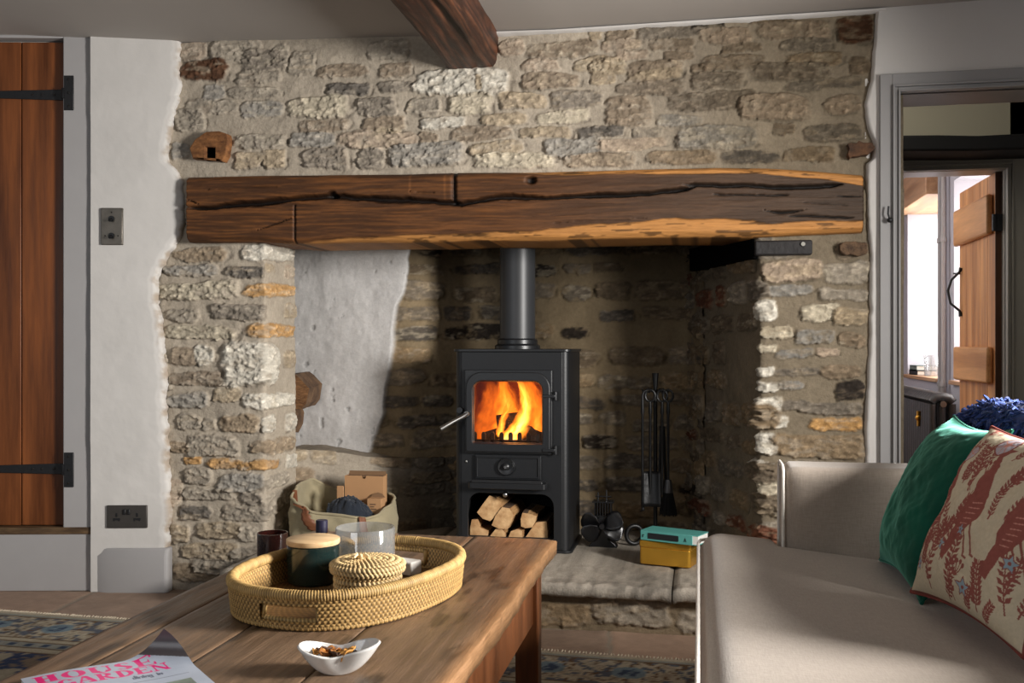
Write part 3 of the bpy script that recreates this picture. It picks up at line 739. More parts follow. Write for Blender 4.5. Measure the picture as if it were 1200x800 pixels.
for k, (y0, y1, z, m, lab) in enumerate(((7.72, 8.0, .704, mat('dark book cloth', rgb(48, 50, 54), rough=.6), 'dark closed book at the bottom of the stack on the far sill'), (7.74, 7.98, .740, mat('green grey cloth', rgb(120, 132, 128), rough=.6), 'pale grey-green book on top of the dark book on the far sill'))):
    bk = thing('sill_book', lab, 'book', (XW + .1, (y0 + y1) / 2, z), 'books on the far sill')
    b = MB(); b.box((XW + .005, y0, z), (XW + .22, y1, z + .004)); b.box((XW + .005, y0, z + .03), (XW + .22, y1, z + .035)); b.box((XW + .005, y0, z), (XW + .009, y1, z + .035)); b.build('cover', m, bk)
    b = MB(); b.box((XW + .0095, y0 + .004, z + .004), (XW + .215, y1 - .004, z + .03)); b.build('pages', mat('paper edge', rgb(222, 216, 206), rough=.9), bk)
b = MB(); b.lathe([(.001, .004), (.048, .004), (.052, .15), (.055, .15), (.051, 0), (.001, 0)], (XW + .06, 7.50, .704), 28, cap=False)
tag(b.build('glass_tumbler', glass_mat('clear glass', refl=.2, haze=.12)), 'clear glass tumbler on the far window sill beside the books', 'glass')
b = MB(); b.lathe([(.02, 0), (.022, .06), (.016, .08), (.016, .20), (.018, .22)], (XW + .2, 7.55, .704), 16); tag(b.build('wooden_pepper_mill', M_ply), 'slim brown wooden bottle shape behind the far sill tumbler', 'mill')
# ================================================================== TIMBERS
def mantel():
    YB_ = 3.40; x0, x1 = atY(218.5, 240, YB_).x, atY(1012, 240, YB_).x
    n = 620; xs = np.linspace(x0, x1, n)
    tp = [(218, 207), (300, 205), (400, 204), (480, 203), (530, 201.5), (620, 201), (700, 199), (760, 197), (840, 195), (900, 196), (950, 199), (1012, 204)]
    bt = [(218, 283), (300, 283), (345, 285), (420, 283), (500, 283), (560, 281), (640, 281), (700, 279), (790, 277), (880, 277), (940, 274), (1012, 271)]
    px_of = np.interp(xs, [atY(p, 240, YB_).x for p in range(218, 1014, 5)], list(range(218, 1014, 5)))
    def prof(t):
        q = [atY(x, y, YB_) for x, y in t]; return np.interp(xs, [v.x for v in q], [v.z for v in q])
    zt, zb = prof(tp), prof(bt)
    k = 70
    v = np.concatenate([np.linspace(-.28, 0, 8)[:-1], np.linspace(0, 1, k), 1 + np.linspace(0, .28, 8)[1:]])   # under, face, top
    V, X = np.meshgrid(v, xs, indexing='ij'); PX = np.broadcast_to(px_of[None], V.shape)
    f = np.clip(V, 0, 1)
    Z = zb[None] + (zt - zb)[None] * f
    n1 = fbm(X * 3, f * 5, 1); n2 = fbm(X * 7, f * 40 + 3 * n1, 2, 5); n3 = fbm(X * 30, f * 60, 7)
    D = .010 * (n1 - .5) + .007 * (n2 - .5)
    rnd = .020 * (np.clip(1 - f / .10, 0, 1) ** 2 + np.clip(1 - (1 - f) / .08, 0, 1) ** 2)
    Yp = YB_ + rnd - D + np.where(V < 0, -V, 0) + np.where(V > 1, V - 1, 0)
    Z = Z + np.where((V < 0) | (V > 1), .004 * (n2 - .5), 0)
    dark = c3(76, 48, 28); mid = c3(124, 78, 40); org = c3(178, 124, 68)
    w = sstep(.28, .86, n2 + .35 * (n1 - .5)) * np.interp(PX, [218, 300, 520, 700, 1012], [.75, .85, .62, .38, .12])
    C = dark[None, None] * (1 - w[..., None]) + mid[None, None] * w[..., None]
    C = C * (.78 + .42 * n2)[..., None]
    greyer = np.interp(PX, [600, 800, 1012], [0, .5, .75])[..., None]; C = C * (1 - greyer) + greyer * C.mean(-1, keepdims=True) * np.array([1.35, 1.0, .72])
    # bright hewn bands on the lower and upper arris
    ob = np.interp(PX, [218, 290, 350, 420, 500, 560, 640, 700, 760, 790, 850, 880, 905, 960, 1012], [0, 0, .01, .07, .09, .10, .15, .20, .23, .27, .27, .24, .17, .20, .20])
    ob = ob + .05 * (fbm(X * 7, f * 0, 9) - .5) + .03 * (fbm(X * 22, f * 0, 19) - .5)
    ot = np.interp(PX, [218, 600, 640, 720, 800, 900, 960, 1012], [0, .0, .05, .07, .09, .10, .13, .20]) + .03 * (fbm(X * 10, f * 0, 29) - .5)
    o = np.maximum(sstep(ob + .008, ob - .012, f) * (PX > 330), sstep(ot + .008, ot - .012, 1 - f) * (PX > 585))
    spots = sstep(.60, .68, fbm(X * 12, f * 26, 39)) * .8
    oc = org[None, None] * (.62 + .72 * n2)[..., None] * (1 - spots * .85)[..., None]
    C = C * (1 - o[..., None]) + oc * o[..., None]; Yp = Yp + o * .006
    # the long shake, its branches, and the old mortice seams
    def crack(pts, wd, dep, col=.93):
        nonlocal Yp, C
        q = np.interp(PX, [p[0] for p in pts], [p[1] for p in pts]); zc = EYE + (405 - q) / FPX * (YB_ / (CT + (PX - 600) / FPX * ST))
        zc = zc + .004 * (fbm(X * 40, X * 0, 49) - .5) + .008 * (fbm(X * 12, X * 0, 59) - .5)
        on = ((PX > pts[0][0]) & (PX < pts[-1][0])) * np.clip(np.minimum(PX - pts[0][0], pts[-1][0] - PX) / 14, 0.15, 1)
        wv = wd * (.45 + 1.1 * fbm(X * 9, X * 0, 69)) * on + 1e-5
        g = np.exp(-((Z - zc) / wv) ** 4) * (on > 0) * (V >= 0) * (V <= 1); Yp = Yp + dep * g; C = C * (1 - col * g)[..., None]
    crack([(218, 243), (240, 244), (262, 240), (300, 238), (340, 233), (385, 229), (440, 233), (500, 235), (540, 239), (575, 232), (600, 231), (640, 232), (700, 229), (760, 226), (800, 222), (818, 219)], .0085, .034)
    crack([(800, 217), (825, 217), (870, 217), (905, 219), (945, 219), (990, 215)], .0066, .024)
    crack([(830, 227), (880, 229), (930, 228)], .0028, .012); crack([(893, 246), (915, 249), (945, 246)], .004, .014); crack([(920, 253), (960, 253), (1005, 255)], .0034, .012)
    crack([(975, 229), (1012, 230)], .0026, .01); crack([(218, 234), (235, 240)], .004, .014); crack([(300, 270), (345, 254)], .0022, .008, .6); crack([(480, 224), (512, 226)], .002, .008, .6); crack([(940, 237), (1000, 240)], .002, .006, .5); crack([(640, 262), (760, 255)], .0016, .005, .45); crack([(240, 222), (330, 218)], .0016, .005, .4)
    def seam(px, y0, y1, wpx, a):
        nonlocal Yp, C
        za, zb_ = atY(px, y0, YB_).z, atY(px, y1, YB_).z
        g = np.exp(-((PX - px) / wpx) ** 2) * sstep(zb_ - .004, zb_ + .004, Z) * (Z < za + .03); Yp = Yp + .014 * g * (a > 0); C = C * (1 - a * g[..., None]) if a > 0 else C * (1 + .7 * g[..., None])
    seam(532, 198, 238, 2.2, .94); seam(345, 250, 285, .9, .6); seam(480, 203, 228, 1.2, -1); seam(521, 201, 234, 1.2, -1)
    for kx, ky, r in ((388, 228, 5.5), (622, 211, 6)):
        p = atY(kx, ky, YB_); g = np.exp(-(((X - p.x) / (.003 * r)) ** 2 + ((Z - p.z) / (.0022 * r)) ** 2) ** 2); Yp = Yp + .02 * g; C = C * (1 - .93 * g)[..., None]
    P = np.stack([X, Yp, Z], -1)
    o = grid_obj('mantel_beam', P, C, mat('old oak', rough=.62, vcol=True, var=.11, vscale=3, stretch=(6, 60, 60), bump=.3, bscale=2.5, spec=.3), loc=(0, YB_, 1.3))
    me = o.data; bm = bmesh.new(); bm.from_mesh(me); bmesh.ops.holes_fill(bm, edges=[e for e in bm.edges if e.is_boundary], sides=0); bm.to_mesh(me); bm.free()
    return tag(o, 'long dark oak mantel beam with orange edges and a deep crack over the fireplace', 'beam')
mantel()

def ceiling_beam():
    Yend = YW + .01; n = 200; ys = np.linspace(.2, Yend, n)
    sec = [(-.10, .08), (-.098, .02), (-.086, .0), (-.05, -.006), (.0, -.004), (.05, -.006), (.083, .002), (.096, .024), (.10, .08), (.10, .16)]
    sec = [(-.10, .16)] + sec
    sx = np.interp(np.linspace(0, 10, 61), range(11), [p[0] for p in sec]); sz = np.interp(np.linspace(0, 10, 61), range(11), [p[1] for p in sec])
    t = np.arange(61.)
    Yg, T = np.meshgrid(ys, t, indexing='ij')
    X = np.broadcast_to(sx[None], Yg.shape) * .98; Z = np.broadcast_to(sz[None], Yg.shape)
    n1 = fbm(Yg * 2.5, T * .10, 5); n2 = fbm(Yg * 5, T * 1.1, 6, 5)
    X = X + .02 * (n1 - .5) + .005 * (n2 - .5) + .010 * np.sin(Yg * 3); Z = Z + .016 * (fbm(Yg * 3, T * .12, 8) - .5) + .006 * (n2 - .5)
    xc = -.815 + .02
    ck = np.exp(-((T - 33 - 3 * np.sin(Yg * 2.4)) / 1.1) ** 2) * sstep(3.4, 3.0, Yg); Z = Z + .018 * ck
    w = sstep(.4, .7, n2); C = c3(50, 29, 21)[None, None] * (1 - w[..., None]) + c3(92, 56, 38)[None, None] * w[..., None]
    C = C * (.6 + .8 * n2)[..., None] * (1 - .8 * ck)[..., None]
    o = grid_obj('ceiling_beam', np.stack([X + xc, Yg, Z + 1.912], -1), C, mat('red brown beam', rough=.5, vcol=True, var=.12, vscale=3, stretch=(60, 6, 60), bump=.2, bscale=2.5, spec=.35), loc=(xc, 1.8, 1.91))
    tag(o, 'rough reddish-brown ceiling beam running out from the stone wall', 'beam')
ceiling_beam()

def lump(name, pts, y0, dep, m, lab, cat, bev=.006, jit=.004, seed=1):
    rng = random.Random(seed)
    poly = []
    for i in range(len(pts)):
        a, b2 = pts[i], pts[(i + 1) % len(pts)]
        for k in range(3):
            t = k / 3; p = atY(a[0] + (b2[0] - a[0]) * t, a[1] + (b2[1] - a[1]) * t, YW); poly.append((p.x + rng.uniform(-jit, jit), p.z + rng.uniform(-jit, jit)))
    b = MB(); b.prism(poly, y0, y0 + dep); o = b.build(name, m, bevel=bev)
    return tag(o, lab, cat)
M_stub = mat('end grain', rgb(92, 55, 26), col2=rgb(150, 100, 56), rough=.8, vscale=22, bump=.6, bscale=50, stretch=(1, 1, 2))
st_ = thing('timber_stub', 'squat brown timber stub with a square socket let into the stone above the mantel', 'timber', atY(250, 190, YW))
poly = [atY(x, y, YW) for x, y in ((228, 176), (234, 166), (247, 157), (262, 156), (271, 159), (273, 166), (270, 184), (266, 191), (258, 189), (232, 188))]
hole = [atY(x, y, YW) for x, y in ((246, 188), (258, 189.5), (258, 175), (246, 174))]
vs, fs = plate_mesh([(p.x, p.z) for p in poly], [[(p.x, p.z) for p in hole]], .07, .004)
b = MB(); b.add([(v[0], YW - .040 + .035 + v[2], v[1]) for v in vs], fs); b.build('end_grain_block', M_stub, st_)
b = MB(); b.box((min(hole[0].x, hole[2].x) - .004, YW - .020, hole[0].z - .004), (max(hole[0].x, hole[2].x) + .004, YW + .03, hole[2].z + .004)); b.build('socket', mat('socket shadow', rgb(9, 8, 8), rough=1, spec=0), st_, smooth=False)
lump('timber_peg', [(992, 171), (1006, 168), (1020, 170), (1023, 176), (1016, 182), (1004, 186), (993, 187)], YW - .035, .08, mat('dark end grain', rgb(52, 34, 22), col2=rgb(98, 66, 42), rough=.85, vscale=30, bump=.7, bscale=60), 'small dark timber peg sticking out of the stone above the right mantel end', 'timber', seed=3)
o = lump('timber_peg', [(982, 288), (992, 284), (1014, 284), (1017, 296), (1004, 300), (984, 299)], YW - .03, .08, mat('charred end grain', rgb(58, 42, 30), col2=rgb(104, 80, 58), rough=.9, vscale=40, bump=.7, bscale=70), 'rough brown timber end bedded in the pier just under the right mantel end', 'timber', seed=5)
bs = thing('iron_bearer', 'blackened flat bearer with a bolt under the mantel on the right pier', 'bearer', atY(920, 290, YW))
a = atY(884, 283, YW); c = atY(951, 299, YW)
b = MB(); b.box((a.x, YW - .03, c.z), (c.x, YW + .03, a.z)); b.build('bar', mat('charred bar', rgb(30, 27, 27), rough=.7, var=.3, vscale=20, bump=.4, bscale=40), bs, bevel=.006)
p = atY(940, 287, YW); b = MB(); b.tube([(p.x, YW - .029, p.z), (p.x, YW - .036, p.z)], .007, 10); b.build('bolt', mat('pale bolt', rgb(150, 148, 140), rough=.5), bs)
b = MB(); b.prism([(XR - .02, YW + .002), (XR + .02, YW + .02), (XR - .14, YW + .56), (XR - .24, YW + .56)], 1.215, 1.305, ax=2); tag(b.build('charred_bearer', mat('charred timber', rgb(9, 8, 8), rough=.95, spec=.05), bevel=.006), 'black charred timber bearer across the top right inside the fireplace', 'timber')

# ================================================================== STOVE
YS = 3.63
M_st = mat('matt black stove paint', rgb(25, 26, 28), rough=.44, var=.08, vscale=14, bump=.05, bscale=120, spec=.5)
M_st2 = mat('black stove casting', rgb(30, 31, 33), rough=.36, var=.08, vscale=14, bump=.04, bscale=90, spec=.55)
M_in = mat('firebox lining', rgb(150, 96, 52), rough=.95, var=.3, vscale=12, bump=.3, bscale=30)
M_dark = mat('dark store lining', rgb(16, 15, 15), rough=.9)
M_steel = mat('brushed steel', rgb(190, 190, 188), rough=.28, metal=1)
def sp(px, py): q = atY(px, py, YS); return (q.x, q.z)
def spx(px): return sp(px, 480)[0]
def spz(py): return sp(597, py)[1]
X0, X1 = spx(541), spx(658) + .004; YK = YS + .33
stove = thing('wood_stove', 'black cast-iron log-burning stove with a lit fire, standing on the hearth', 'stove', ((X0 + X1) / 2, YS + .16, HZ))
def splate(out, holes, y, d, bev, name, m, parent):
    vs, fs = plate_mesh(out, holes, d, bev); b = MB(); b.add([(v[0], y + v[2], v[1]) for v in vs], fs); return b.build(name, m, parent)
zt, z0 = spz(412), HZ + .012
gx0, gx1, gz0, gz1 = spx(557), spx(636), spz(518), spz(447)
lx0, lx1, lz0, lz1 = spx(549), spx(649), HZ + .05, spz(578)
front = splate(rrect(X0, z0, X1, zt, .003), [rrect(gx0 - .004, gz0 - .004, gx1 + .004, gz1 + .004, .004), rrect(lx0, lz0, lx1, lz1, .006, rt=.045)], YS, .012, .002, 'front_panel', M_st, stove)
rr = .024
for xx, sg in ((X0, -1), (X1, 1)):
    b = MB()
    xo = xx + sg * rr
    pts = [(xx, YS - .006)] + [(xx + sg * rr * math.sin(R(a)), YS - .006 + rr * (1 - math.cos(R(a)))) for a in (15, 30, 45, 60, 75, 90)]
    pts += [(xo, YK), (xo - sg * .008, YK), (xo - sg * .008, YS + rr), (xx, YS + .01)]
    b.prism(pts, z0, zt, ax=2); b.build('side_panel', M_st, stove, ang=50)
b = MB(); b.box((X0 - rr, YK - .01, z0), (X1 + rr, YK, zt)); b.build('back_panel', M_st, stove)
b = MB(); b.prism(rrect(X0 - rr - .008, YS - .016, X1 + rr + .008, YK + .006, .028), zt, zt + .010, ax=2); b.build('top_plate', M_st2, stove, bevel=.002)
b = MB(); b.prism(rrect(X0 - rr - .012, YS - .014, X1 + rr + .012, YK + .006, .03), HZ + .001, z0, ax=2); b.build('base_plate', M_st, stove, bevel=.003)
# log store and firebox linings
b = MB(); zf = lz1 + .012
b.box((X0 + .004, YS + .008, lz0 - .008), (X1 - .004, YK - .012, lz0)); b.box((X0 + .004, YS + .008, zf), (X1 - .004, YK - .012, zf + .01)); b.box((X0 + .004, YK - .03, lz0), (X1 - .004, YK - .012, zf)); b.box((X0 + .001, YS + .008, lz0), (lx0 - .012, YK - .012, zf)); b.box((lx1 + .012, YS + .008, lz0), (X1 - .001, YK - .012, zf))
b.build('log_store_lining', M_dark, stove, smooth=False)
b = MB(); fx0, fx1, fz0, fz1, fy1 = gx0 - .05, gx1 + .05, gz0 - .03, gz1 + .06, YK - .03
b.box((fx0, YS + .012, fz0 - .01), (fx1, fy1, fz0)); b.box((fx0, YS + .012, fz1), (fx1, fy1, fz1 + .01)); b.box((fx0 - .01, YS + .012, fz0), (fx0, fy1, fz1)); b.box((fx1, YS + .012, fz0), (fx1 + .01, fy1, fz1)); b.box((fx0, fy1, fz0), (fx1, fy1 + .01, fz1))
b.build('firebox_lining', M_in, stove, smooth=False)
# door with arched window
dx0, dx1, dz0, dz1 = spx(546), spx(648), spz(531), spz(433)
door = splate(rrect(dx0, dz0, dx1, dz1, .004), [rrect(gx0, gz0, gx1, gz1, .006, rt=.03)], YS - .014, .016, .003, 'door', M_st2, stove)
splate(rrect(dx0 + .006, dz0 + .006, dx1 - .006, dz1 - .008, .01, rt=.06), [rrect(gx0 - .003, gz0 - .003, gx1 + .003, gz1 + .003, .008, rt=.036)], YS - .026, .012, .004, 'arched_frame', M_st2, door)
b = MB(); b.box((gx0 - .006, YS - .008, gz0 - .006), (gx1 + .006, YS - .005, gz1 + .006)); b.build('door_glass', glass_mat('stove glass', tint=(1, .93, .85, 1), refl=.03, rough=.05), door, smooth=False)
for py in (463, 526):
    b = MB(); x, z = sp(646, py); b.box((spx(637), YS - .036, z - .008), (spx(652), YS - .024, z + .004)); b.tube([(spx(652), YS - .026, z - .018), (spx(652), YS - .026, z + .016)], .0075, 12); b.build('hinge', M_st2, door, bevel=.002)
x, z = sp(550, 484); x2, z2 = sp(524, 500)
b = MB(); b.tube([(x, YS - .02, z), (x, YS - .05, z)], .010, 12); b.tube([(x + .006, YS - .05, z + .004), (x - .01, YS - .055, z - .008), ((x + x2) / 2, YS - .075, (z + z2) / 2), (x2, YS - .095, z2)], [.007, .008, .0075, .009], 12); b.build('door_handle', M_steel, door)
b = MB(); xk, zk = sp(539, 480); b.tube([(xk + .005, YS, zk), (xk + .005, YS - .03, zk)], .011, 14); b.build('latch_knob', M_st2, stove)
# ash door, lip, knobs
ax0, ax1, az0, az1 = spx(558), spx(635), spz(561), spz(532.5)
ash = splate(rrect(ax0, az0, ax1, az1, .003), [], YS - .012, .014, .002, 'ash_door', M_st2, stove)
splate(rrect(ax0 + .006, az0 + .006, ax1 - .006, az1 - .006, .002), [rrect(ax0 + .011, az0 + .011, ax1 - .011, az1 - .011, .002)], YS - .021, .006, .0015, 'raised_border', M_st2, ash)
x, z = sp(595, 545.5); Mk = Matrix.Translation((x, YS - .018, z)) @ Matrix.Rotation(R(90), 4, 'X')
b = MB(); b.lathe([(.012, 0), (.030, .002), (.033, .010), (.030, .016), (.022, .013), (.014, .012), (.012, .022), (.006, .026), (.001, .027)], n=28, M=Mk); b.build('air_wheel', M_st2, ash)
b = MB(); b.tube([(x, YS - .044, z), (x, YS - .050, z)], .0055, 12); b.build('wheel_screw', M_steel, ash)
lz = spz(564); b = MB(); b.prism(rrect(spx(552), YS - .055, spx(642), YS + .0, .012), lz - .022, lz, ax=2); b.prism([(YS - .055, lz), (YS - .05, lz + .012), (YS - .045, lz + .012), (YS - .045, lz)], spx(556), spx(638), ax=0); b.build('ash_lip', M_st2, stove, bevel=.005)
for px, py, r in ((593, 578.5, .0105), (547, 540, .005)):
    x, z = sp(px, py); b = MB(); b.ball((x, YS - .014 if r > .006 else YS - .007, z), r, 14); b.build('steel_knob', M_steel, stove)
# flue
xf, yf = atY(606.5, 350, YS + .165).x, YS + .165
b = MB(); b.lathe([(.0685, .02), (.0685, 1.2)], (xf, yf, zt), 36); b.build('flue_pipe', mat('flue paint', rgb(52, 53, 55), rough=.42, var=.08, vscale=12, spec=.5), stove)
b = MB(); b.lathe([(.088, .0), (.088, .012), (.078, .02), (.078, .034), (.072, .04)], (xf, yf, zt + .010), 36); b.build('flue_collar', M_st2, stove)
# fire bars, embers and burning logs
b = MB(); n = 9
for i in range(n):
    xx = gx0 - .01 + (gx1 - gx0 + .02) * i / (n - 1); b.prism([(xx - .008, fz0), (xx + .008, fz0), (xx + .008, gz0 + .026), (xx + .004, gz0 + .034), (xx - .004, gz0 + .034), (xx - .008, gz0 + .026)], YS + .03, YS + .042)
b.box((fx0, YS + .03, fz0), (fx1, YS + .042, gz0 + .006)); b.build('fire_bars', mat('glowing bars', rgb(40, 22, 14), rough=.8), stove, bevel=.002)
def log_mb(c, r, ln, ang, seed, axis_tilt=0.0, flat=None):
    """split billet lying along y (into the stove): wedge section, bark on the round side"""
    rng = random.Random(seed); poly = []
    half = rng.uniform(70, 110)
    pts = [(0, -r * .15)] + [(r * math.cos(R(90 + a)), r * math.sin(R(90 + a)) * .95) for a in np.linspace(-half, half, 7)] if flat is None else flat
    return pts
M_bark = mat('log bark', rgb(70, 50, 36), col2=rgb(120, 92, 66), rough=.9, vscale=16, bump=.8, bscale=30)
M_split = mat('split log wood', rgb(150, 104, 62), col2=rgb(206, 164, 112), rough=.75, vscale=3, bump=.4, bscale=8, stretch=(20, 2, 20))
M_end = mat('sawn log end', rgb(176, 130, 84), col2=rgb(222, 182, 132), rough=.8, vscale=26, bump=.3, bscale=60)
def billet(name, lab, poly, y0, ln, group, skew=(0, 0), mats=None):
    """poly: end outline (x,z) in order; first three edges are bark"""
    cx = sum(p[0] for p in poly) / len(poly); zmin = min(p[1] for p in poly)
    t = thing(name, lab, 'firewood', (cx, y0 + ln / 2, zmin), group)
    n = len(poly); rng = random.Random(len(lab) + int(cx * 1000)); rings = 6; vs = []
    for k in range(rings):
        f = k / (rings - 1)
        for p in poly: vs.append((p[0] + skew[0] * f + rng.uniform(-.002, .002), y0 + ln * f, p[1] + skew[1] * f + rng.uniform(-.002, .002)))
    nb = max(2, n // 2 - 1)
    for nm, es, mm in (('bark', range(0, nb), M_bark), ('split_face', range(nb, n), M_split)):
        b = MB(); fs = []
        for e in es:
            for k in range(rings - 1): fs.append((k * n + e, k * n + (e + 1) % n, (k + 1) * n + (e + 1) % n, (k + 1) * n + e))
        b.add(vs, fs); b.build(nm, mm if mats is None else mats[0], t, ang=25)
    b = MB(); c0 = (cx, y0 - .002, sum(p[1] for p in poly) / n); vv = vs[:n] + [c0]; b.add(vv, [(i, (i + 1) % n, n) for i in range(n)]); b.build('cut_end', M_end if mats is None else mats[1], t, ang=25)
    return t
def pol(pts, y): return [(atY(a, c, y).x, atY(a, c, y).z) for a, c in pts]
yl = YS + .012
G = 'firewood in the stove log store'
billet('firewood_log', 'tilted split log highest on the left of the stove log store', pol([(559, 600), (566, 590), (574, 581), (581, 583), (589, 592), (583, 602), (574, 611), (566, 607)], yl + .006), yl + .006, .24, G, (.004, -.002))
billet('firewood_log', 'pale square-ended split log in the middle of the stove log store', pol([(576, 615), (581, 604), (588, 594), (597, 596), (602, 605), (599, 613), (595, 620), (584, 619)], yl), yl, .24, G, (.006, 0))
billet('firewood_log', 'small blocky split log on the right of the stove log store', pol([(611, 617), (610, 608), (612, 600), (618, 601), (628, 604), (627, 612), (624, 618), (616, 619)], yl + .012), yl + .012, .22, G)
billet('firewood_log', 'brown log low at the right end of the stove log store', pol([(614, 632), (620, 622), (628, 612), (640, 611), (642, 622), (642, 640), (630, 641), (616, 641)], yl + .02), yl + .02, .22, G)
billet('firewood_log', 'bark-edged log low at the left end of the stove log store', pol([(551, 640), (551, 618), (553, 609), (560, 608), (562, 618), (572, 622), (573, 632), (572, 641)], yl + .02), yl + .02, .22, G)
billet('firewood_log', 'low log whose top just shows below the middle of the stove log store', pol([(574, 641), (575, 628), (581, 619.5), (588, 620), (592, 624), (593, 632), (593, 641), (584, 641)], yl + .008), yl + .008, .24, G)
billet('firewood_log', 'low log peeping over the table edge beneath the blocky one', pol([(594, 641), (595, 630), (599, 622), (606, 620), (612, 622), (613, 632), (613, 641), (604, 641)], yl + .010), yl + .010, .24, G)
M_char = mat('charred log', rgb(24, 18, 15), rough=.95, bump=.8, bscale=40)
M_ember = mat('ember', rgb(60, 20, 8), rough=.9); bs_ = M_ember.node_tree.nodes['Principled BSDF']; bs_.inputs['Emission Color'].default_value = (1, .16, .015, 1); bs_.inputs['Emission Strength'].default_value = 2.0
for k, (dx, z, ang) in enumerate(((-.045, .03, 20), (.04, .035, -24), (0, .085, 8))):
    t = thing('burning_log', ('charred log burning low on the left of the stove fire', 'charred log burning low on the right of the stove fire', 'blackened log lying across the top of the stove fire')[k], 'firewood', ((gx0 + gx1) / 2 + dx, YS + .15, fz0 + z), 'burning logs')
    c = Vector(((gx0 + gx1) / 2 + dx, YS + .16 + .02 * k, fz0 + z + .012)); d = Vector((math.cos(R(ang)), .3, math.sin(R(ang)) * .6)).normalized() * .085
    b = MB(); b.tube([c - d, c - d * .3, c + d * .4, c + d], [.028, .034, .033, .026], 10); b.build('charred_log', M_char, t)
# flames: emissive tongues
def flame_mat():
    m = bpy.data.materials.new('flame'); m.use_nodes = True; N = m.node_tree.nodes; L = m.node_tree.links; N.clear()
    out = N.new('ShaderNodeOutputMaterial'); em = N.new('ShaderNodeEmission'); tr = N.new('ShaderNodeBsdfTransparent'); mx = N.new('ShaderNodeMixShader')
    at = N.new('ShaderNodeAttribute'); at.attribute_name = 'Col'; sep = N.new('ShaderNodeSeparateColor'); L.new(at.outputs['Color'], sep.inputs[0])
    cr = N.new('ShaderNodeValToRGB'); e = cr.color_ramp.elements
    e[0].position = 0; e[0].color = (.55, .06, .004, 1); e[1].position = 1; e[1].color = (1, .62, .16, 1)
    a = e.new(.45); a.color = (1, .22, .012, 1); a = e.new(.75); a.color = (1, .42, .05, 1)
    L.new(sep.outputs[0], cr.inputs['Fac']); L.new(cr.outputs['Color'], em.inputs['Color'])
    mr = N.new('ShaderNodeMapRange'); mr.inputs['To Min'].default_value = .5; mr.inputs['To Max'].default_value = 5.0; L.new(sep.outputs[0], mr.inputs['Value']); L.new(mr.outputs['Result'], em.inputs['Strength'])
    L.new(sep.outputs[1], mx.inputs['Fac']); L.new(tr.outputs[0], mx.inputs[1]); L.new(em.outputs[0], mx.inputs[2]); L.new(mx.outputs[0], out.inputs['Surface'])
    return m
M_fl = flame_mat()
def flame(lab, pts, y, heat, alpha, seed):
    """pts: centre line px,py,width px from foot to tip, on the plane y"""
    t = np.linspace(0, 1, 60); w = np.linspace(-1, 1, 31); k = np.linspace(0, 1, len(pts))
    cx = np.interp(t, k, [p[0] for p in pts]); cy = np.interp(t, k, [p[1] for p in pts]); wd = np.interp(t, k, [p[2] for p in pts])
    W, T = np.meshgrid(w, t)
    nz = fbm(T * 5, W * 1.2 + 3, seed) - .5
    PXg = cx[:, None] + W * wd[:, None] / 2 + nz * 5; PYg = cy[:, None] + 0 * W
    q = YS + .07; u = (PXg - 600) / FPX; tt_ = y / (u * ST + CT)
    X = tt_ * (u * CT - ST); Zz = EYE + (405 - PYg) / FPX * tt_; Yy = y - .02 * (1 - W * W) + .012 * nz
    a = sstep(1.0, .35, np.abs(W) + .9 * (fbm(T * 6, W * 2.2, seed + 3) - .5)) * sstep(0, .08, T) * sstep(1.0, .70, T)
    h = np.clip(heat * (1.15 - .55 * T) * (1 - .55 * np.abs(W)) + .3 * (fbm(T * 8, W * 3, seed + 5) - .5), 0, 1)
    C = np.stack([h, np.clip(a * alpha, 0, 1), 0 * h], -1)
    o = grid_obj('flame', np.stack([X, Yy, Zz], -1), C, M_fl)
    return tag(o, lab, 'flame', 'flames in the stove')
flame('bright yellow tallest flame curving up on the right of the stove fire', [(600, 520, 30), (604, 508, 30), (613, 495, 24), (617, 480, 20), (617, 465, 17), (612, 450, 14), (606, 438, 10)], YS + .10, 1.0, 1.0, 1)
flame('orange flame rising behind the centre of the stove fire', [(590, 520, 44), (592, 500, 44), (594, 482, 38), (592, 465, 30), (590, 448, 20), (588, 436, 12)], YS + .20, .62, .85, 12)
flame('dull red-orange smoky flame on the left of the stove fire', [(568, 520, 36), (570, 500, 38), (574, 485, 34), (577, 470, 30), (577, 455, 26), (574, 440, 16)], YS + .21, .30, .75, 23)
flame('orange flame along the right edge of the stove fire', [(628, 520, 26), (629, 500, 28), (630, 480, 24), (626, 465, 20), (622, 448, 16), (618, 436, 10)], YS + .19, .5, .85, 34)
flame('short yellow flame licking over the logs at the front of the stove fire', [(592, 521, 26), (594, 514, 24), (598, 506, 18), (603, 499, 12), (608, 492, 8)], YS + .08, .95, .95, 45)
flame('thin orange lick between the left flame and the tall bright one', [(586, 512, 14), (588, 498, 13), (592, 486, 11), (597, 474, 9), (600, 462, 6)], YS + .13, .72, .8, 56)

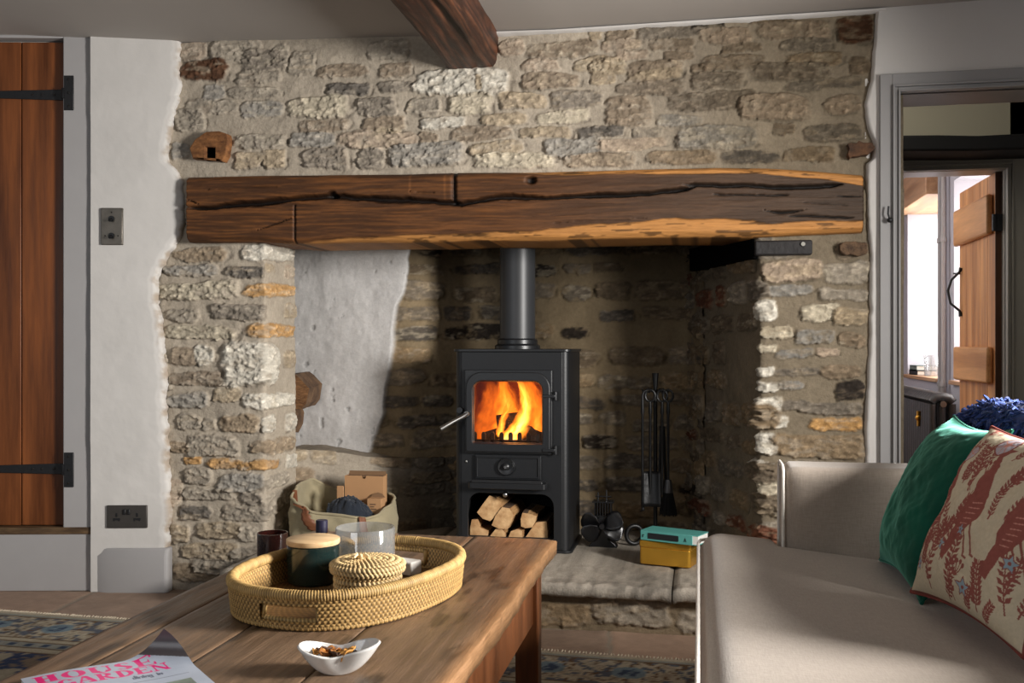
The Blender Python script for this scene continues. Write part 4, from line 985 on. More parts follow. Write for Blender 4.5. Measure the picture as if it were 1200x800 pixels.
# ================================================================== HEARTH THINGS
# heat-driven stove fan
q = atZ(707, 640, HZ); fan = thing('stove_fan', 'small black stove fan with broad blades standing right of the stove', 'fan', (q.x, q.y, HZ))
M_fan = mat('black anodised metal', rgb(17, 17, 19), rough=.33, spec=.6)
b = MB(); b.prism([(q.x - .055, HZ), (q.x + .055, HZ), (q.x + .045, HZ + .016), (q.x + .022, HZ + .03), (q.x + .018, HZ + .115), (q.x - .018, HZ + .115), (q.x - .022, HZ + .03), (q.x - .045, HZ + .016)], q.y - .025, q.y + .03); b.build('body', M_fan, fan, bevel=.003)
b = MB()
for i in range(7):
    xx = q.x - .03 + .01 * i; b.box((xx - .002, q.y - .02, HZ + .105), (xx + .002, q.y + .03, HZ + .175))
b.box((q.x - .033, q.y - .022, HZ + .11), (q.x + .033, q.y + .032, HZ + .12)); b.box((q.x - .04, q.y - .022, HZ + .168), (q.x + .04, q.y + .032, HZ + .173)); b.build('cooling_fins', M_fan, fan)
b = MB(); b.tube([(q.x - .03, q.y, HZ + .19), (q.x + .03, q.y, HZ + .19)], .003, 8); b.tube([(q.x - .02, q.y, HZ + .17), (q.x - .02, q.y, HZ + .205)], .003, 8); b.tube([(q.x + .012, q.y, HZ + .17), (q.x + .012, q.y, HZ + .215)], .003, 8); b.build('carry_loop', M_fan, fan)
hub = Vector((q.x, q.y - .05, HZ + .085)); b = MB(); b.tube([hub + Vector((0, .03, 0)), hub - Vector((0, .008, 0))], [.013, .010], 14); b.build('hub', M_fan, fan)
for k, a in enumerate((20, 150, 200, 335)):
    pts = []; r0, r1 = .012, .082
    for f, wv in ((0, .012), (.3, .028), (.65, .036), (.9, .028), (1, .012)):
        pts.append((r0 + (r1 - r0) * f, wv))
    P = np.zeros((5, 7, 3))
    for i, (rr_, wv) in enumerate(pts):
        for j in range(7):
            s_ = -1 + j / 3; l = Vector((rr_, 0.016 * s_ * (1 - .3 * i / 4), wv * s_)); l = Matrix.Rotation(R(a), 3, 'Y') @ l; P[i, j] = hub + l
    o = grid_obj('blade', P, None, M_fan, fan); so_ = o.modifiers.new('th', 'SOLIDIFY'); so_.thickness = .0016

# companion set
q = atZ(768, 634, HZ); qx, qy = q.x, q.y
M_wi = mat('black forged iron', rgb(16, 16, 17), rough=.42, bump=.15, bscale=60, spec=.5)
cs = thing('companion_stand', 'tall black iron fire-tool stand with ring handle hooks by the back wall', 'stand', (qx, qy, HZ))
ztop = atY(771, 437, qy).z
b = MB(); b.lathe([(.07, 0), (.07, .008), (.03, .018), (.012, .03)], (qx, qy, HZ), 28); b.build('base', M_wi, cs)
b = MB(); b.tube([(qx, qy, HZ + .02), (qx, qy, ztop - .08), (qx, qy, ztop - .06), (qx, qy, ztop)], [.008, .008, .008, .014], 12); b.build('pole', M_wi, cs)
b = MB()
for a in (-150, -60, 30, 120):
    d = Vector((math.cos(R(a)), math.sin(R(a)) * .7, 0)); p = Vector((qx, qy, ztop - .075))
    b.tube([p, p + d * .035 + Vector((0, 0, .012)), p + d * .055 + Vector((0, 0, .0)), p + d * .058 + Vector((0, 0, .014))], .0045, 8)
b.build('hook_arm', M_wi, cs)
b = MB(); c0 = Vector((qx - .075, qy - .10, HZ + .042)); b.tube([c0 + Vector((.030 * math.cos(t), .01 * math.cos(t), .034 * math.sin(t))) for t in np.linspace(0, 2 * PI, 24)[:-1]], .0085, 10, closed=True); b.tube([c0 + Vector((.02, .01, -.028)), Vector((qx - .01, qy - .03, HZ + .012))], .008, 8); b.build('scroll_foot', M_wi, cs)
def ring_handle(b, x, y, z, r=.019):
    b.tube([(x + r * math.cos(t), y, z + r * 1.2 * math.sin(t)) for t in np.linspace(0, 2 * PI, 22)[:-1]], .0048, 8, closed=True)
def tool(name, lab, px, rings, parts):
    x = atY(px, 460, qy - .03).x; y = qy - .035
    t = thing(name, lab, 'fire tool', (x, y, HZ + .1), 'fire tools on the stand')
    b = MB(); zr = ztop - .065
    if rings: ring_handle(b, x, y, zr - .022); z1 = zr - .045
    else:
        b.tube([(x, y, zr - .05), (x, y, zr - .02), (x + .006, y, zr - .004), (x + .018, y, zr), (x + .026, y + .01, zr - .008)], .0055, 10); z1 = zr - .045
    b.tube([(x, y, z1), (x, y, z1 - .04), (x, y, z1 - .05), (x, y, z1 - .36 if parts != 'poker' else z1 - .40)], [.005, .008, .0055, .0055], 10)
    b.build('shaft', M_wi, t)
    return t, x, y, z1
t, x, y, z1 = tool('fire_poker', 'slim black poker hanging leftmost on the fire-tool stand', 753, False, 'poker')
b = MB(); b.tube([(x, y, z1 - .39), (x + .002, y, z1 - .42), (x - .008, y, z1 - .425)], [.006, .007, .003], 10); b.build('poker_tip', M_wi, t)
t, x, y, z1 = tool('hearth_shovel', 'black ring-handled shovel hanging beside the poker on the fire-tool stand', 762, True, 'shovel')
P = np.zeros((10, 9, 3))
for i in range(10):
    for j in range(9):
        s_ = -1 + j / 4; f = i / 9; P[i, j] = (x + .006 + s_ * .036 * (1 - .08 * (1 - f)), y - .004 + .016 * (1 - s_ * s_) * (1 - .5 * f) - .012 * f, z1 - .27 - .135 * f)
o = grid_obj('shovel_pan', P, None, M_wi, t); o.modifiers.new('th', 'SOLIDIFY').thickness = .003
t, x, y, z1 = tool('hearth_brush', 'black ring-handled hearth brush with flared bristles on the fire-tool stand', 783, True, 'brush')
b = MB(); b.tube([(x, y, z1 - .30), (x, y, z1 - .345), (x, y, z1 - .35)], [.012, .020, .02], 14); b.build('ferrule', mat('dull band', rgb(80, 78, 78), rough=.4, metal=.6), t)
b = MB(); rng = random.Random(4); 
for i in range(260):
    a = rng.uniform(0, 2 * PI); r_ = math.sqrt(rng.random()) * .017; p = Vector((x + r_ * math.cos(a), y + r_ * math.sin(a), z1 - .345)); d = Vector((r_ * math.cos(a) * 1.1, r_ * math.sin(a) * .4, -.085 - rng.uniform(0, .012)))
    b.tube([p, p + d * .6, p + d], [.0016, .0014, .0008], 3)
b.build('bristles', mat('black bristle', rgb(18, 17, 18), rough=.8), t)
t, x, y, z1 = tool('fire_tongs', 'black ring-handled tongs hanging at the back of the fire-tool stand', 776, True, 'tongs')
b = MB(); b.tube([(x + .006, y + .02, z1 - .1), (x + .012, y + .02, z1 - .3), (x + .003, y + .02, z1 - .42)], .005, 8); b.tube([(x - .006, y + .02, z1 - .1), (x - .012, y + .02, z1 - .3), (x - .003, y + .02, z1 - .42)], .005, 8); b.tube([(x - .008, y + .02, z1 - .1), (x + .008, y, z1 - .1)], .006, 8); b.build('tong_arms', M_wi, t)

# gilt tin with a teal book on it
A = atZ(749, 660, HZ + .004); B = atZ(809, 666, HZ + .004); e1 = (B - A); W_ = e1.length; e1.normalize(); e2 = Vector((-e1.y, e1.x, 0)); hgt = .083; dep = .125
def TX(p): return A + e1 * p[0] + e2 * p[1] + Vector((0, 0, p[2]))
M_gold = mat('gold lacquered tin', rgb(222, 170, 66), rough=.26, metal=.8, var=.12, vscale=9)
tin = thing('gold_tin', 'shiny gold metal tin on the front right of the hearth', 'tin', TX((W_ / 2, dep / 2, -.004)))
b = MB(TX); b.prism(rrect(0, 0, W_, dep, .012), 0, hgt * .72, ax=2); b.build('body', M_gold, tin, bevel=.003)
b = MB(TX); b.prism(rrect(-.0025, -.0025, W_ + .0025, dep + .0025, .014), hgt * .70, hgt, ax=2); b.build('lid', M_gold, tin, bevel=.004)
M_teal = mat('teal book cloth', rgb(86, 158, 150), rough=.55, var=.05)
M_paper = mat('book page edges', rgb(224, 222, 216), rough=.9, var=.06, vscale=3, stretch=(1, 1, 120))
bx = Matrix.Translation((.006, .0, hgt + .001)) @ Matrix.Rotation(R(-7), 4, 'Z')
def BX(p): return TX(bx @ Vector(p))
tb = thing('teal_book', 'teal hardback with a black spine panel lying on the gold tin', 'book', BX((.1, .06, 0)))
bw, bd, bh = .212, .095, .034
b = MB(BX); b.box((0, 0, 0), (bw, bd, .003)); b.box((0, 0, bh - .003), (bw, bd, bh)); b.box((0, -.002, 0), (bw * .905, .002, bh)); b.build('cover', M_teal, tb, bevel=.001)
b = MB(BX); b.box((.003, .003, .003), (bw - .002, bd - .004, bh - .003)); b.box((bw * .905, .0005, .003), (bw, .004, bh - .003)); b.build('pages', M_paper, tb)
b = MB(BX); b.prism(rrect(.028, .007, .142, bh - .007, .003), -.0032, -.002); b.build('spine_panel', mat('black spine foil', rgb(22, 26, 28), rough=.5), tb)
for k, (ox, pts) in enumerate(((.162, [(0, 0), (.0045, .013), (.009, 0), (.007, 0), (.0045, .008), (.002, 0)]), (.008, [(0, 0), (0, .010), (.006, .010), (.006, .008), (.002, .008), (.002, 0)]))):
    b = MB(BX); b.prism([(ox + p[0], .010 + p[1]) for p in pts], -.0034, -.002); b.build('spine_lettering', mat('dark lettering', rgb(28, 46, 46), rough=.6), tb)

# ---- canvas log bag with its contents
bc = Vector((-1.335, 3.62, HZ)); ba, bb_ = .19, .155
t = np.linspace(0, 2 * PI, 121)[:-1]
nrow = 34; Pb = np.zeros((nrow, 120, 3)); hs = np.interp(np.degrees(t), [0, 40, 70, 110, 150, 190, 225, 262, 285, 310, 335, 360], [.155, .185, .17, .19, .235, .225, .19, .145, .135, .125, .135, .155])
for i in range(nrow):
    f = i / (nrow - 1); se = 2 / 3.2
    bulge = 1 + .07 * math.sin(PI * f) - .05 * f
    for j, a in enumerate(t):
        x = ba * np.sign(math.cos(a)) * abs(math.cos(a)) ** se * bulge; y = bb_ * np.sign(math.sin(a)) * abs(math.sin(a)) ** se * bulge
        Pb[i, j] = (x, y, hs[j] * f)
nn = fbm(Pb[..., 0] * 14 + 20, Pb[..., 2] * 10 + Pb[..., 1] * 8 + 20, 3) - .5; n2 = fbm(Pb[..., 0] * 40 + 20, Pb[..., 2] * 30 + Pb[..., 1] * 20 + 20, 5) - .5
rad_ = 1 + .26 * nn * np.linspace(.2, 1, nrow)[:, None] + .05 * n2
Pb[..., 0] *= rad_; Pb[..., 1] *= rad_; Pb += np.array(bc) + np.array([0, 0, .002])
M_canvas = mat('olive canvas', rgb(164, 152, 122), rough=.95, var=.1, vscale=14, bump=.3, bscale=300, sheen=.1)
bag = thing('canvas_log_bag', 'slouching olive canvas log bag with brown leather tabs beside the ledge', 'bag', bc)
o = grid_obj('canvas_side', Pb, None, M_canvas, bag, closed_u=True); o.modifiers.new('th', 'SOLIDIFY').thickness = .004
b = MB(); b.tube([tuple(p) for p in Pb[-1]], .0055, 8, closed=True); b.build('rolled_hem', M_canvas, bag)
b = MB(); b.lathe([(.001, 0), (.17, 0)], (bc.x, bc.y, HZ + .004), 30, cap=False, sy=.78); b.build('bottom', M_canvas, bag)
M_lea = mat('tan leather', rgb(122, 74, 46), rough=.55, var=.12, vscale=20, bump=.15, bscale=120)
for a0 in (252, 300):
    j = int(a0 / 3); b = MB(); vs = []; fs = []
    for i in range(16):
        row = nrow - 1 - i
        for jj in (j - 2, j - 1, j, j + 1, j + 2):
            p = Vector(Pb[row, jj + (0 if a0 > 270 else i // 3)]); d = (p - bc); d.z = 0; d.normalize(); vs.append(p + d * .009 + Vector((0, 0, .004)))
    for i in range(15):
        for k in range(4): fs.append((i * 5 + k, i * 5 + k + 1, i * 5 + k + 6, i * 5 + k + 5))
    b.add(vs, fs); o = b.build('leather_tab', M_lea, bag); o.modifiers.new('th', 'SOLIDIFY').thickness = .003
pj = [Vector(Pb[-1, j]) for j in (68, 74, 80, 84)]
b = MB(); b.tube([pj[0] + Vector((0, 0, .004)), pj[1] + Vector((.02, -.01, -.02)), pj[2] + Vector((.02, -.012, -.012)), pj[3]], .009, 8, flat=.4); b.build('leather_handle', M_lea, bag)
M_card = mat('brown card', rgb(184, 140, 98), rough=.85, var=.05, vscale=8)
M_card_d = mat('card inside', rgb(128, 98, 70), rough=.9)
def card_box(name, lab, pxs, py0, py1, y, dep, zb, notch=False, flap=0.0):
    x0, x1 = atY(pxs[0], py1, y).x, atY(pxs[1], py1, y).x; z1 = atY(pxs[0], py0, y).z
    t = thing(name, lab, 'box', ((x0 + x1) / 2, y + dep / 2, zb))
    if notch:
        xm = (x0 + x1) / 2; nt_ = [(xm + .009 * math.cos(a), z1 + .001 - .012 * math.sin(a)) for a in np.linspace(0, PI, 8)]
        fp = [(x0, zb), (x1, zb), (x1, z1)] + nt_ + [(x0, z1)]
        b = MB(); b.prism(fp, y, y + .003); b.box((x0, y + dep - .003, zb), (x1, y + dep, z1 + .004)); b.box((x0, y + .003, zb), (x0 + .003, y + dep, z1)); b.box((x1 - .003, y + .003, zb), (x1, y + dep, z1)); b.box((x0, y, zb - .001), (x1, y + dep, zb + .003)); b.build('carton', M_card, t, smooth=False)
        b = MB(); b.box((x0 + .001, y + .004, z1 - .005), (x1 - .001, y + dep - .004, z1 - .001)); b.box((x0 + .003, y + dep - .006, z1 - .003), (x1 - .003, y + dep - .003, z1 + .014)); b.build('tuck_flap', M_card_d, t, smooth=False)
    else:
        b = MB(); b.box((x0, y, zb), (x1, y + dep, z1)); b.build('carton', M_card, t, bevel=.002)
        if flap:
            b = MB(); b.prism([(x0, z1), (x1, z1), (x1 - .01, z1 + flap), ((x0 + x1) / 2, z1 + flap * 1.5), (x0 + .012, z1 + flap)], y + dep - .003, y + dep); b.build('flap', M_card_d, t, smooth=False)
    return t
card_box('cardboard_box', 'tall brown cardboard box with a thumb notch standing in the canvas bag', (404, 449), 557, 600, 3.66, .05, HZ + .012, notch=True)
t = card_box('cardboard_carton', 'small printed brown carton in front of the tall cardboard box', (430, 447), 584, 612, 3.605, .045, HZ + .010, flap=.012)
x0 = atY(432, 590, 3.604).x; z0_ = atY(432, 590, 3.604).z
b = MB()
for k, (dx, dz, w_) in enumerate(((.006, 0, .022), (.006, -.009, .016), (.01, -.018, .02))): b.box((x0 + dx, 3.6035, z0_ + dz - .004), (x0 + dx + w_, 3.605, z0_ + dz))
b.build('printed_panel', mat('faded print', rgb(110, 84, 62), rough=.9), t)
card_box('cardboard_scrap', 'narrow upright piece of brown cardboard left of the tall cardboard box', (394.5, 402.5), 569, 600, 3.63, .006, HZ + .012)
# crumpled dark cloth
q = atY(411, 590, 3.56); xs = np.linspace(-1, 1, 60); U, V = np.meshgrid(xs, np.linspace(-1, 1, 44)); rr2 = np.sqrt(U ** 2 + V ** 2)
nz = fbm(U * 2.4 + 9, V * 2.4 + 9, 13, 4); zz = .045 * np.clip(1 - (rr2 / 1.15) ** 2 * (1 + 1.3 * (V < 0) * V * V), -1.6, 1) + .045 * (nz - .5) + .018 * (np.abs(fbm(U * 5 + 9, V * 3 + 9, 14) - .5) * 2)
tz = atY(411, 580, 3.56).z
tw = U * .092; P = np.stack([q.x + tw, 3.565 + V * .05 - .008 * (1 - rr2), tz - .05 + zz - .35 * np.clip(U - .1, 0, 1) * .12 - .01], -1)
o = grid_obj('dark_cloth', P, None, mat('navy wool', rgb(34, 40, 50), rough=.95, var=.15, vscale=60, bump=.3, bscale=200, sheen=.2), loc=(q.x, 3.56, HZ + .1)); o.modifiers.new('th', 'SOLIDIFY').thickness = .004
tag(o, 'crumpled navy-black woollen cloth heaped in the canvas bag before the boxes', 'cloth')
M_split2 = mat('weathered split face', rgb(98, 66, 40), col2=rgb(150, 108, 70), rough=.85, vscale=5, bump=.5, bscale=10, stretch=(8, 8, 30))
# logs stored on the ledge behind the left pier
yl = 3.80
billet('split_log', 'rough brown split log poking out from behind the left pier above the ledge', pol([(328, 474), (329, 450), (334, 440), (346, 439), (352, 443), (362, 455), (359, 473), (353, 480), (340, 479)], yl), yl, .17, 'logs on the ledge', (-.01, .01), mats=(M_bark, M_split2))
billet('split_log', 'lower split log under the one poking out behind the left pier', pol([(312, 508), (312, 490), (317, 480), (326, 478), (336, 480), (338, 486), (337, 500), (332, 510)], yl + .01), yl + .01, .16, 'logs on the ledge', mats=(M_bark, M_split2))
b = MB(); b.box((-1.95, 3.76, .16), (-1.72, 4.0, atY(330, 512, 3.80).z)); struct(b.build('wall_ledge_core', mat('ledge stone', rgb(120, 108, 90), rough=1), smooth=False))
# ================================================================== COFFEE TABLE
TZ = .45
M_top = mat('old table top', rough=.42, vcol=True, var=.26, vscale=7, stretch=(34, 2, 30), bump=.14, bscale=6, spec=.45, rvar=.14)
M_leg = wood_mat('red brown table wood', rgb(74, 40, 20), rgb(140, 84, 46), 'z', .6, rough=.42, bump=.12)
M_apr = wood_mat('table rail wood', rgb(92, 52, 28), rgb(150, 92, 54), 'z', .5, rough=.45, bump=.1)
TX0, TX1, TY0, TY1 = -.968, -.345, .98, 2.405
table = thing('coffee_table', 'large old plank-topped wooden coffee table with worn edges in front of the hearth', 'table', ((TX0 + TX1) / 2, (TY0 + TY1) / 2, 0))
seams = [TX0, -.885, -.742, -.548, TX1]
for i in range(4):
    x0, x1 = seams[i] + .0005, seams[i + 1] - .0005; th = .036
    ys = np.arange(TY0, TY1 + .001, .005); e = .008
    nu = max(12, int((x1 - x0) / .005)); prof = []
    for f in np.linspace(0, 1, nu): prof.append((x0 + (x1 - x0) * f, 0))
    pr = [(x0, -th), (x0, -.014), (x0 + .0006, -.002), (x0 + .0025, -.0003)] + [p for p in prof if x0 + .006 < p[0] < x1 - .006] + [(x1 - .0025, -.0003), (x1 - .0006, -.002), (x1, -.014), (x1, -th)]
    pr = np.array(pr); Yg, K = np.meshgrid(ys, np.arange(len(pr)), indexing='ij')
    Xg = pr[:, 0][None] + 0 * Yg; Zg = pr[:, 1][None] + 0 * Yg
    ed = np.minimum(Yg - TY0, TY1 + .006 * np.sin(i * 2.1) - Yg)
    out = (i == 3) * sstep(TX1 - .03, TX1, Xg)
    wear = .020 * (fbm(Yg * 4.5, Yg * 0 + 2, 11) - .45) + .008 * (fbm(Yg * 17, Zg * 60, 12) - .5)
    Xg = Xg + out * wear
    Zg = Zg - .004 * out * sstep(.35, .7, fbm(Yg * 6, Yg * 0, 13)) * (Zg > -.02) - .003 * sstep(.008, 0, ed) * (Zg > -.02)
    if i == 0: Xg = Xg + sstep(TX0 + .03, TX0, Xg) * .008 * (fbm(Yg * 5, Yg * 0, 15) - .5)
    n1 = fbm(Xg * 5, Yg * 2.2, 20 + i, 4); n2 = fbm(Xg * 90, Yg * 5, 30 + i, 4); n3 = fbm(Xg * 22, Yg * 6, 40, 4)
    Zg = Zg + .0024 * (n1 - .5) + .0011 * (n2 - .5)
    ck = np.exp(-((Xg - (-.475 + .02 * np.sin(Yg * 4))) / .0016) ** 2) * sstep(.5, .6, fbm(Yg * 3, Yg * 0, 45)) * .7
    stain = sstep(.60, .74, n3)
    base = c3(124, 99, 77)[None, None] * (.42 + .70 * n1 + .75 * (n2 - .5))[..., None]
    base = base * (1 - .62 * stain - .6 * ck)[..., None]
    light = np.clip(sstep(.03, .0, np.minimum(np.abs(Xg - TX1), ed + .012)) * (.5 + n2), 0, 1) * (i == 3)
    base = base * (1 - .55 * light[..., None]) + (c3(176, 128, 84))[None, None] * light[..., None] * .55
    spk = sstep(.79, .83, fbm(Xg * 60, Yg * 60, 47)) * .5; base = base * (1 - spk)[..., None]
    P = np.stack([Xg, Yg, Zg + TZ], -1)
    o = grid_obj('top_plank', P, base, M_top, table, ang=50)
    bm = bmesh.new(); bm.from_mesh(o.data); bmesh.ops.holes_fill(bm, edges=[q for q in bm.edges if q.is_boundary], sides=0); bm.to_mesh(o.data); bm.free()
ins = .030
for x in (TX0 + ins, TX1 - ins - .055):
    for y in (TY0 + ins, TY1 - ins - .055):
        b = MB(); b.prism([(x, y), (x + .055, y), (x + .055, y + .055), (x, y + .055)], .012, TZ - .037, ax=2); b.build('leg', M_leg, table, bevel=.004)
for x in (TX0 + ins + .012, TX1 - ins - .034):
    b = MB(); b.box((x, TY0 + ins + .055, TZ - .19), (x + .022, TY1 - ins - .055, TZ - .037)); b.build('side_rail', M_apr, table, bevel=.003)
for y in (TY0 + ins + .01, TY1 - ins - .034):
    b = MB(); b.box((TX0 + ins + .055, y, TZ - .16), (TX1 - ins - .055, y + .022, TZ - .037)); b.build('end_rail', M_apr, table, bevel=.003)

# ---- woven tray
M_wick = mat('seagrass weave', rough=.6, vcol=True, var=.15, vscale=120, spec=.35)
tc_ = Vector((-.642, 1.786, TZ + .0015)); tE1 = Vector((.245, .9695, 0)); tE2 = Vector((.9695, -.245, 0)); tA, tB, tH = .243, .178, .057
tray = thing('wicker_tray', 'oval golden woven seagrass tray with slot handles on the coffee table', 'tray', tc_)
def oval(t, k=1.0, n=2.35, off=0.0):
    c_, s_ = math.cos(t), math.sin(t)
    return (tE1 * ((tA - off) * np.sign(c_) * abs(c_) ** (2 / n)) + tE2 * ((tB - off) * np.sign(s_) * abs(s_) ** (2 / n))) * k
tfine = np.linspace(0, 2 * PI, 4001); pf = np.array([oval(t)[:2] for t in tfine]); cl = np.concatenate([[0], np.cumsum(np.hypot(*np.diff(pf, axis=0).T))]); per = cl[-1]
def at_len(l): return np.interp(l % per, cl, tfine)
NC = 460; NR = 36
ls = np.arange(NC) / NC * per; ts = np.array([at_len(l) for l in ls])
lc = {k: np.interp(v, tfine, cl) for k, v in (('a', 0.0), ('b', PI))}
lh1 = lc['b'] - .034; lh0 = per - .028         # handle centres along the rim
nw = 150
def wall_pts(inner):
    P = np.zeros((NR, NC, 3)); C = np.zeros((NR, NC, 3))
    for i in range(NR):
        f = i / (NR - 1); z = tH * f
        row = math.floor(f * 10)
        for j in range(NC):
            base = oval(ts[j], 1.0, off=(.009 if inner else 0) - .006 * f)
            ph = ls[j] / per * nw * 2 * PI + (row % 2) * PI
            r_ = .0014 * math.sin(ph) * (1 if not inner else -1) + .0011 * abs(math.sin(f * 10 * PI))
            d = base.normalized(); p = base + d * r_
            P[i, j] = (tc_.x + p.x, tc_.y + p.y, tc_.z + z)
            C[i, j] = .5 + .5 * math.sin(ph) * (.4 + .6 * abs(math.sin(f * 10 * PI)))
    tone = fbm(np.arange(NC)[None] * .9 + 0 * P[..., 0], np.arange(NR)[:, None] * .9 + 0 * P[..., 0], 8)
    col = c3(216, 172, 106)[None, None] * (.10 + .90 * C ** 1.4) * (.72 + .56 * tone)[..., None]
    return P, col
def dist(l, c): return (l - c + per / 2) % per - per / 2
keep = np.ones((NR - 1, NC), bool)
for j in range(NC):
    for c0 in (lh0, lh1):
        if abs(dist(ls[j] + per / NC / 2, c0)) < .052: keep[9:25, j] = False
for nm, inner in (('woven_wall', False), ('woven_lining', True)):
    P, col = wall_pts(inner); grid_obj(nm, P, col, M_wick, tray, keep=keep, closed_u=True)
# wrapped rims: top, foot and handle slots
def wrapped(name, pts, r, closed, m=M_wick, rad_n=12, freq=4.0):
    pts = [Vector(p) for p in pts]; n = len(pts); P = np.zeros((n + (1 if closed else 0), rad_n, 3)); C = np.zeros_like(P)
    for i in range(n):
        d = (pts[(i + 1) % n] - pts[i - 1]) if closed else (pts[min(i + 1, n - 1)] - pts[max(0, i - 1)])
        d.normalize(); up = Vector((0, 0, 1)) if abs(d.z) < .8 else Vector((1, 0, 0)); a = d.cross(up).normalized(); bb = a.cross(d)
        for k in range(rad_n):
            th_ = 2 * PI * k / rad_n; wv = math.sin(i * freq * .5 + th_); rr_ = r * (1 + .14 * wv)
            P[i, k] = pts[i] + a * math.cos(th_) * rr_ + bb * math.sin(th_) * rr_; C[i, k] = .62 + .38 * wv
    if closed: P[n] = P[0]; C[n] = C[0]
    tone = fbm(np.arange(P.shape[0])[:, None] * .25 + 0 * P[..., 0], 0 * P[..., 0], 5)
    return grid_obj(name, P, c3(206, 168, 106)[None, None] * C * (.7 + .6 * tone)[..., None], m, tray, closed_u=True)
def ring(z, off, n=900): return [(tc_.x + oval(at_len(l), off=off).x, tc_.y + oval(at_len(l), off=off).y, tc_.z + z) for l in np.arange(n) / n * per]
wrapped('top_rim', ring(tH, .0), .0095, True); wrapped('foot_rim', ring(.0045, .003), .0045, True)
for c0 in (lh0, lh1):
    pts = []
    for s_ in np.linspace(-.052, .052, 50): q = oval(at_len(c0 + s_), off=.006); pts.append((tc_.x + q.x, tc_.y + q.y, tc_.z + tH * 9 / 35))
    for s_ in np.linspace(.052, -.052, 50): q = oval(at_len(c0 + s_), off=.008); pts.append((tc_.x + q.x, tc_.y + q.y, tc_.z + tH * 25 / 35))
    wrapped('handle_slot_rim', pts, .0045, True)
# woven bottom
rr_ = np.linspace(0, 1, 60); P = np.zeros((60, NC, 3)); C = np.zeros((60, NC, 3))
for i, f in enumerate(rr_):
    for j in range(NC):
        q = oval(ts[j], off=.004) * f; w_ = math.sin(f * 60) * math.sin(j / NC * 2 * PI * 60 + (i % 2) * PI)
        P[i, j] = (tc_.x + q.x, tc_.y + q.y, tc_.z + .005 + .0008 * w_); C[i, j] = .6 + .4 * w_
grid_obj('woven_bottom', P, c3(136, 100, 56)[None, None] * C, M_wick, tray, closed_u=True)
TB = tc_.z + .0065       # top of the tray bottom

# ---- things on the tray and table
q = atZ(367, 684, TB); t_ = 1.955; d_ = ray(367, 684)
def place(px, t): r = ray(px, 500); return r[0] * t, r[1] * t
x, y = place(367, 1.955); rc = .0505; hh = EYE - 1.955 * (225 / FPX) - TB
can = thing('dark_canister', 'dark green-black glazed canister with a pale wooden lid on the tray', 'canister', (x, y, TB))
b = MB(); b.lathe([(.001, .0), (rc - .004, 0), (rc, .005), (rc, hh - .013), (rc - .002, hh - .011), (.001, hh - .011)], (x, y, TB), 48, cap=False); b.build('jar', mat('bottle green glaze', rgb(16, 30, 30), col2=rgb(26, 42, 40), vscale=6, rough=.12, spec=.6, coat=.4), can)
b = MB(); b.lathe([(.001, -.010), (rc - .004, -.010), (rc + .0005, -.0105), (rc + .0015, -.009), (rc + .0015, -.001), (rc, .0), (.001, 0)], (x, y, TB + hh), 48, cap=False); b.build('lid', wood_mat('pale bamboo', rgb(196, 160, 116), rgb(226, 196, 154), 'x', 1.2, rough=.5, bump=.05), can)
x, y = place(428, 2.045); rv = .0605; hv = EYE - 2.045 * (212 / FPX) - TB
vs_ = thing('glass_hurricane', 'wide clear cloudy glass cylinder vase at the back of the tray', 'vase', (x, y, TB))
b = MB(); b.lathe([(.001, .001), (rv - .004, .001), (rv, .005), (rv, hv - .002), (rv - .0015, hv), (rv - .0035, hv - .002), (rv - .0035, .008), (.001, .008)], (x, y, TB), 56, cap=False)
b.build('glass_wall', glass_mat('smoky clear glass', tint=(.93, .94, .94, 1), refl=.16, rough=.06, haze=.17, hazecol=(.46, .46, .45, 1)), vs_)
# braided box
x, y = place(431, 1.865); rb = .0645; hb_ = EYE - 1.865 * (252 / FPX) - TB
wb = thing('woven_box', 'small round braided seagrass box with lid in front of the glass vase', 'basket', (x, y, TB))
def braid(name, r, z, rr2, ph=0, parent=wb, n=360):
    P = np.zeros((n + 1, 12, 3)); C = np.zeros_like(P)
    for i in range(n + 1):
        a = 2 * PI * i / n
        for k in range(12):
            th_ = 2 * PI * k / 12; wv = math.sin(a * 56 * r / .07 + th_ * (1 if math.sin(th_) > 0 else -1) * 1.4 + ph); q = rr2 * (1 + .24 * wv)
            P[i, k] = (x + (r + q * math.cos(th_)) * math.cos(a), y + (r + q * math.cos(th_)) * math.sin(a), z + q * math.sin(th_)); C[i, k] = .64 + .36 * wv
    tone = fbm(np.arange(n + 1)[:, None] * .3 + 0 * P[..., 0], 0 * P[..., 0] + ph, 6)
    return grid_obj(name, P, c3(222, 190, 136)[None, None] * C * (.72 + .5 * tone)[..., None], M_wick, parent, closed_u=True)
body = MB(); body.lathe([(.001, 0.002), (rb - .008, 0.002), (rb - .008, hb_ - .006), (.001, hb_ - .006)], (x, y, TB), 40, cap=False); core = body.build('basket_core', mat('basket core', rgb(150, 116, 66), rough=.8), wb)
nz_ = 4
for i in range(nz_): braid('coil', rb - .0075, TB + .006 + (hb_ - .026) * i / (nz_ - 1), .0062, i)
lidp = MB(); lidp.lathe([(.001, -.004), (rb - .003, -.004), (rb - .003, .0005), (.001, .0005)], (x, y, TB + hb_ - .004), 40, cap=False); lid = lidp.build('lid', mat('lid core', rgb(190, 152, 96), rough=.8), wb)
for i, (r_, z_) in enumerate(((rb, hb_ - .013), (rb + .0005, hb_ - .006), (rb - .008, hb_ - .0015), (rb - .019, hb_ + .0), (rb - .030, hb_), (rb - .041, hb_), (rb - .052, hb_), (rb - .063, hb_))):
    braid('lid_coil', r_, TB + z_, .0056, i * 1.7, lid)
b = MB(); rng = random.Random(2)
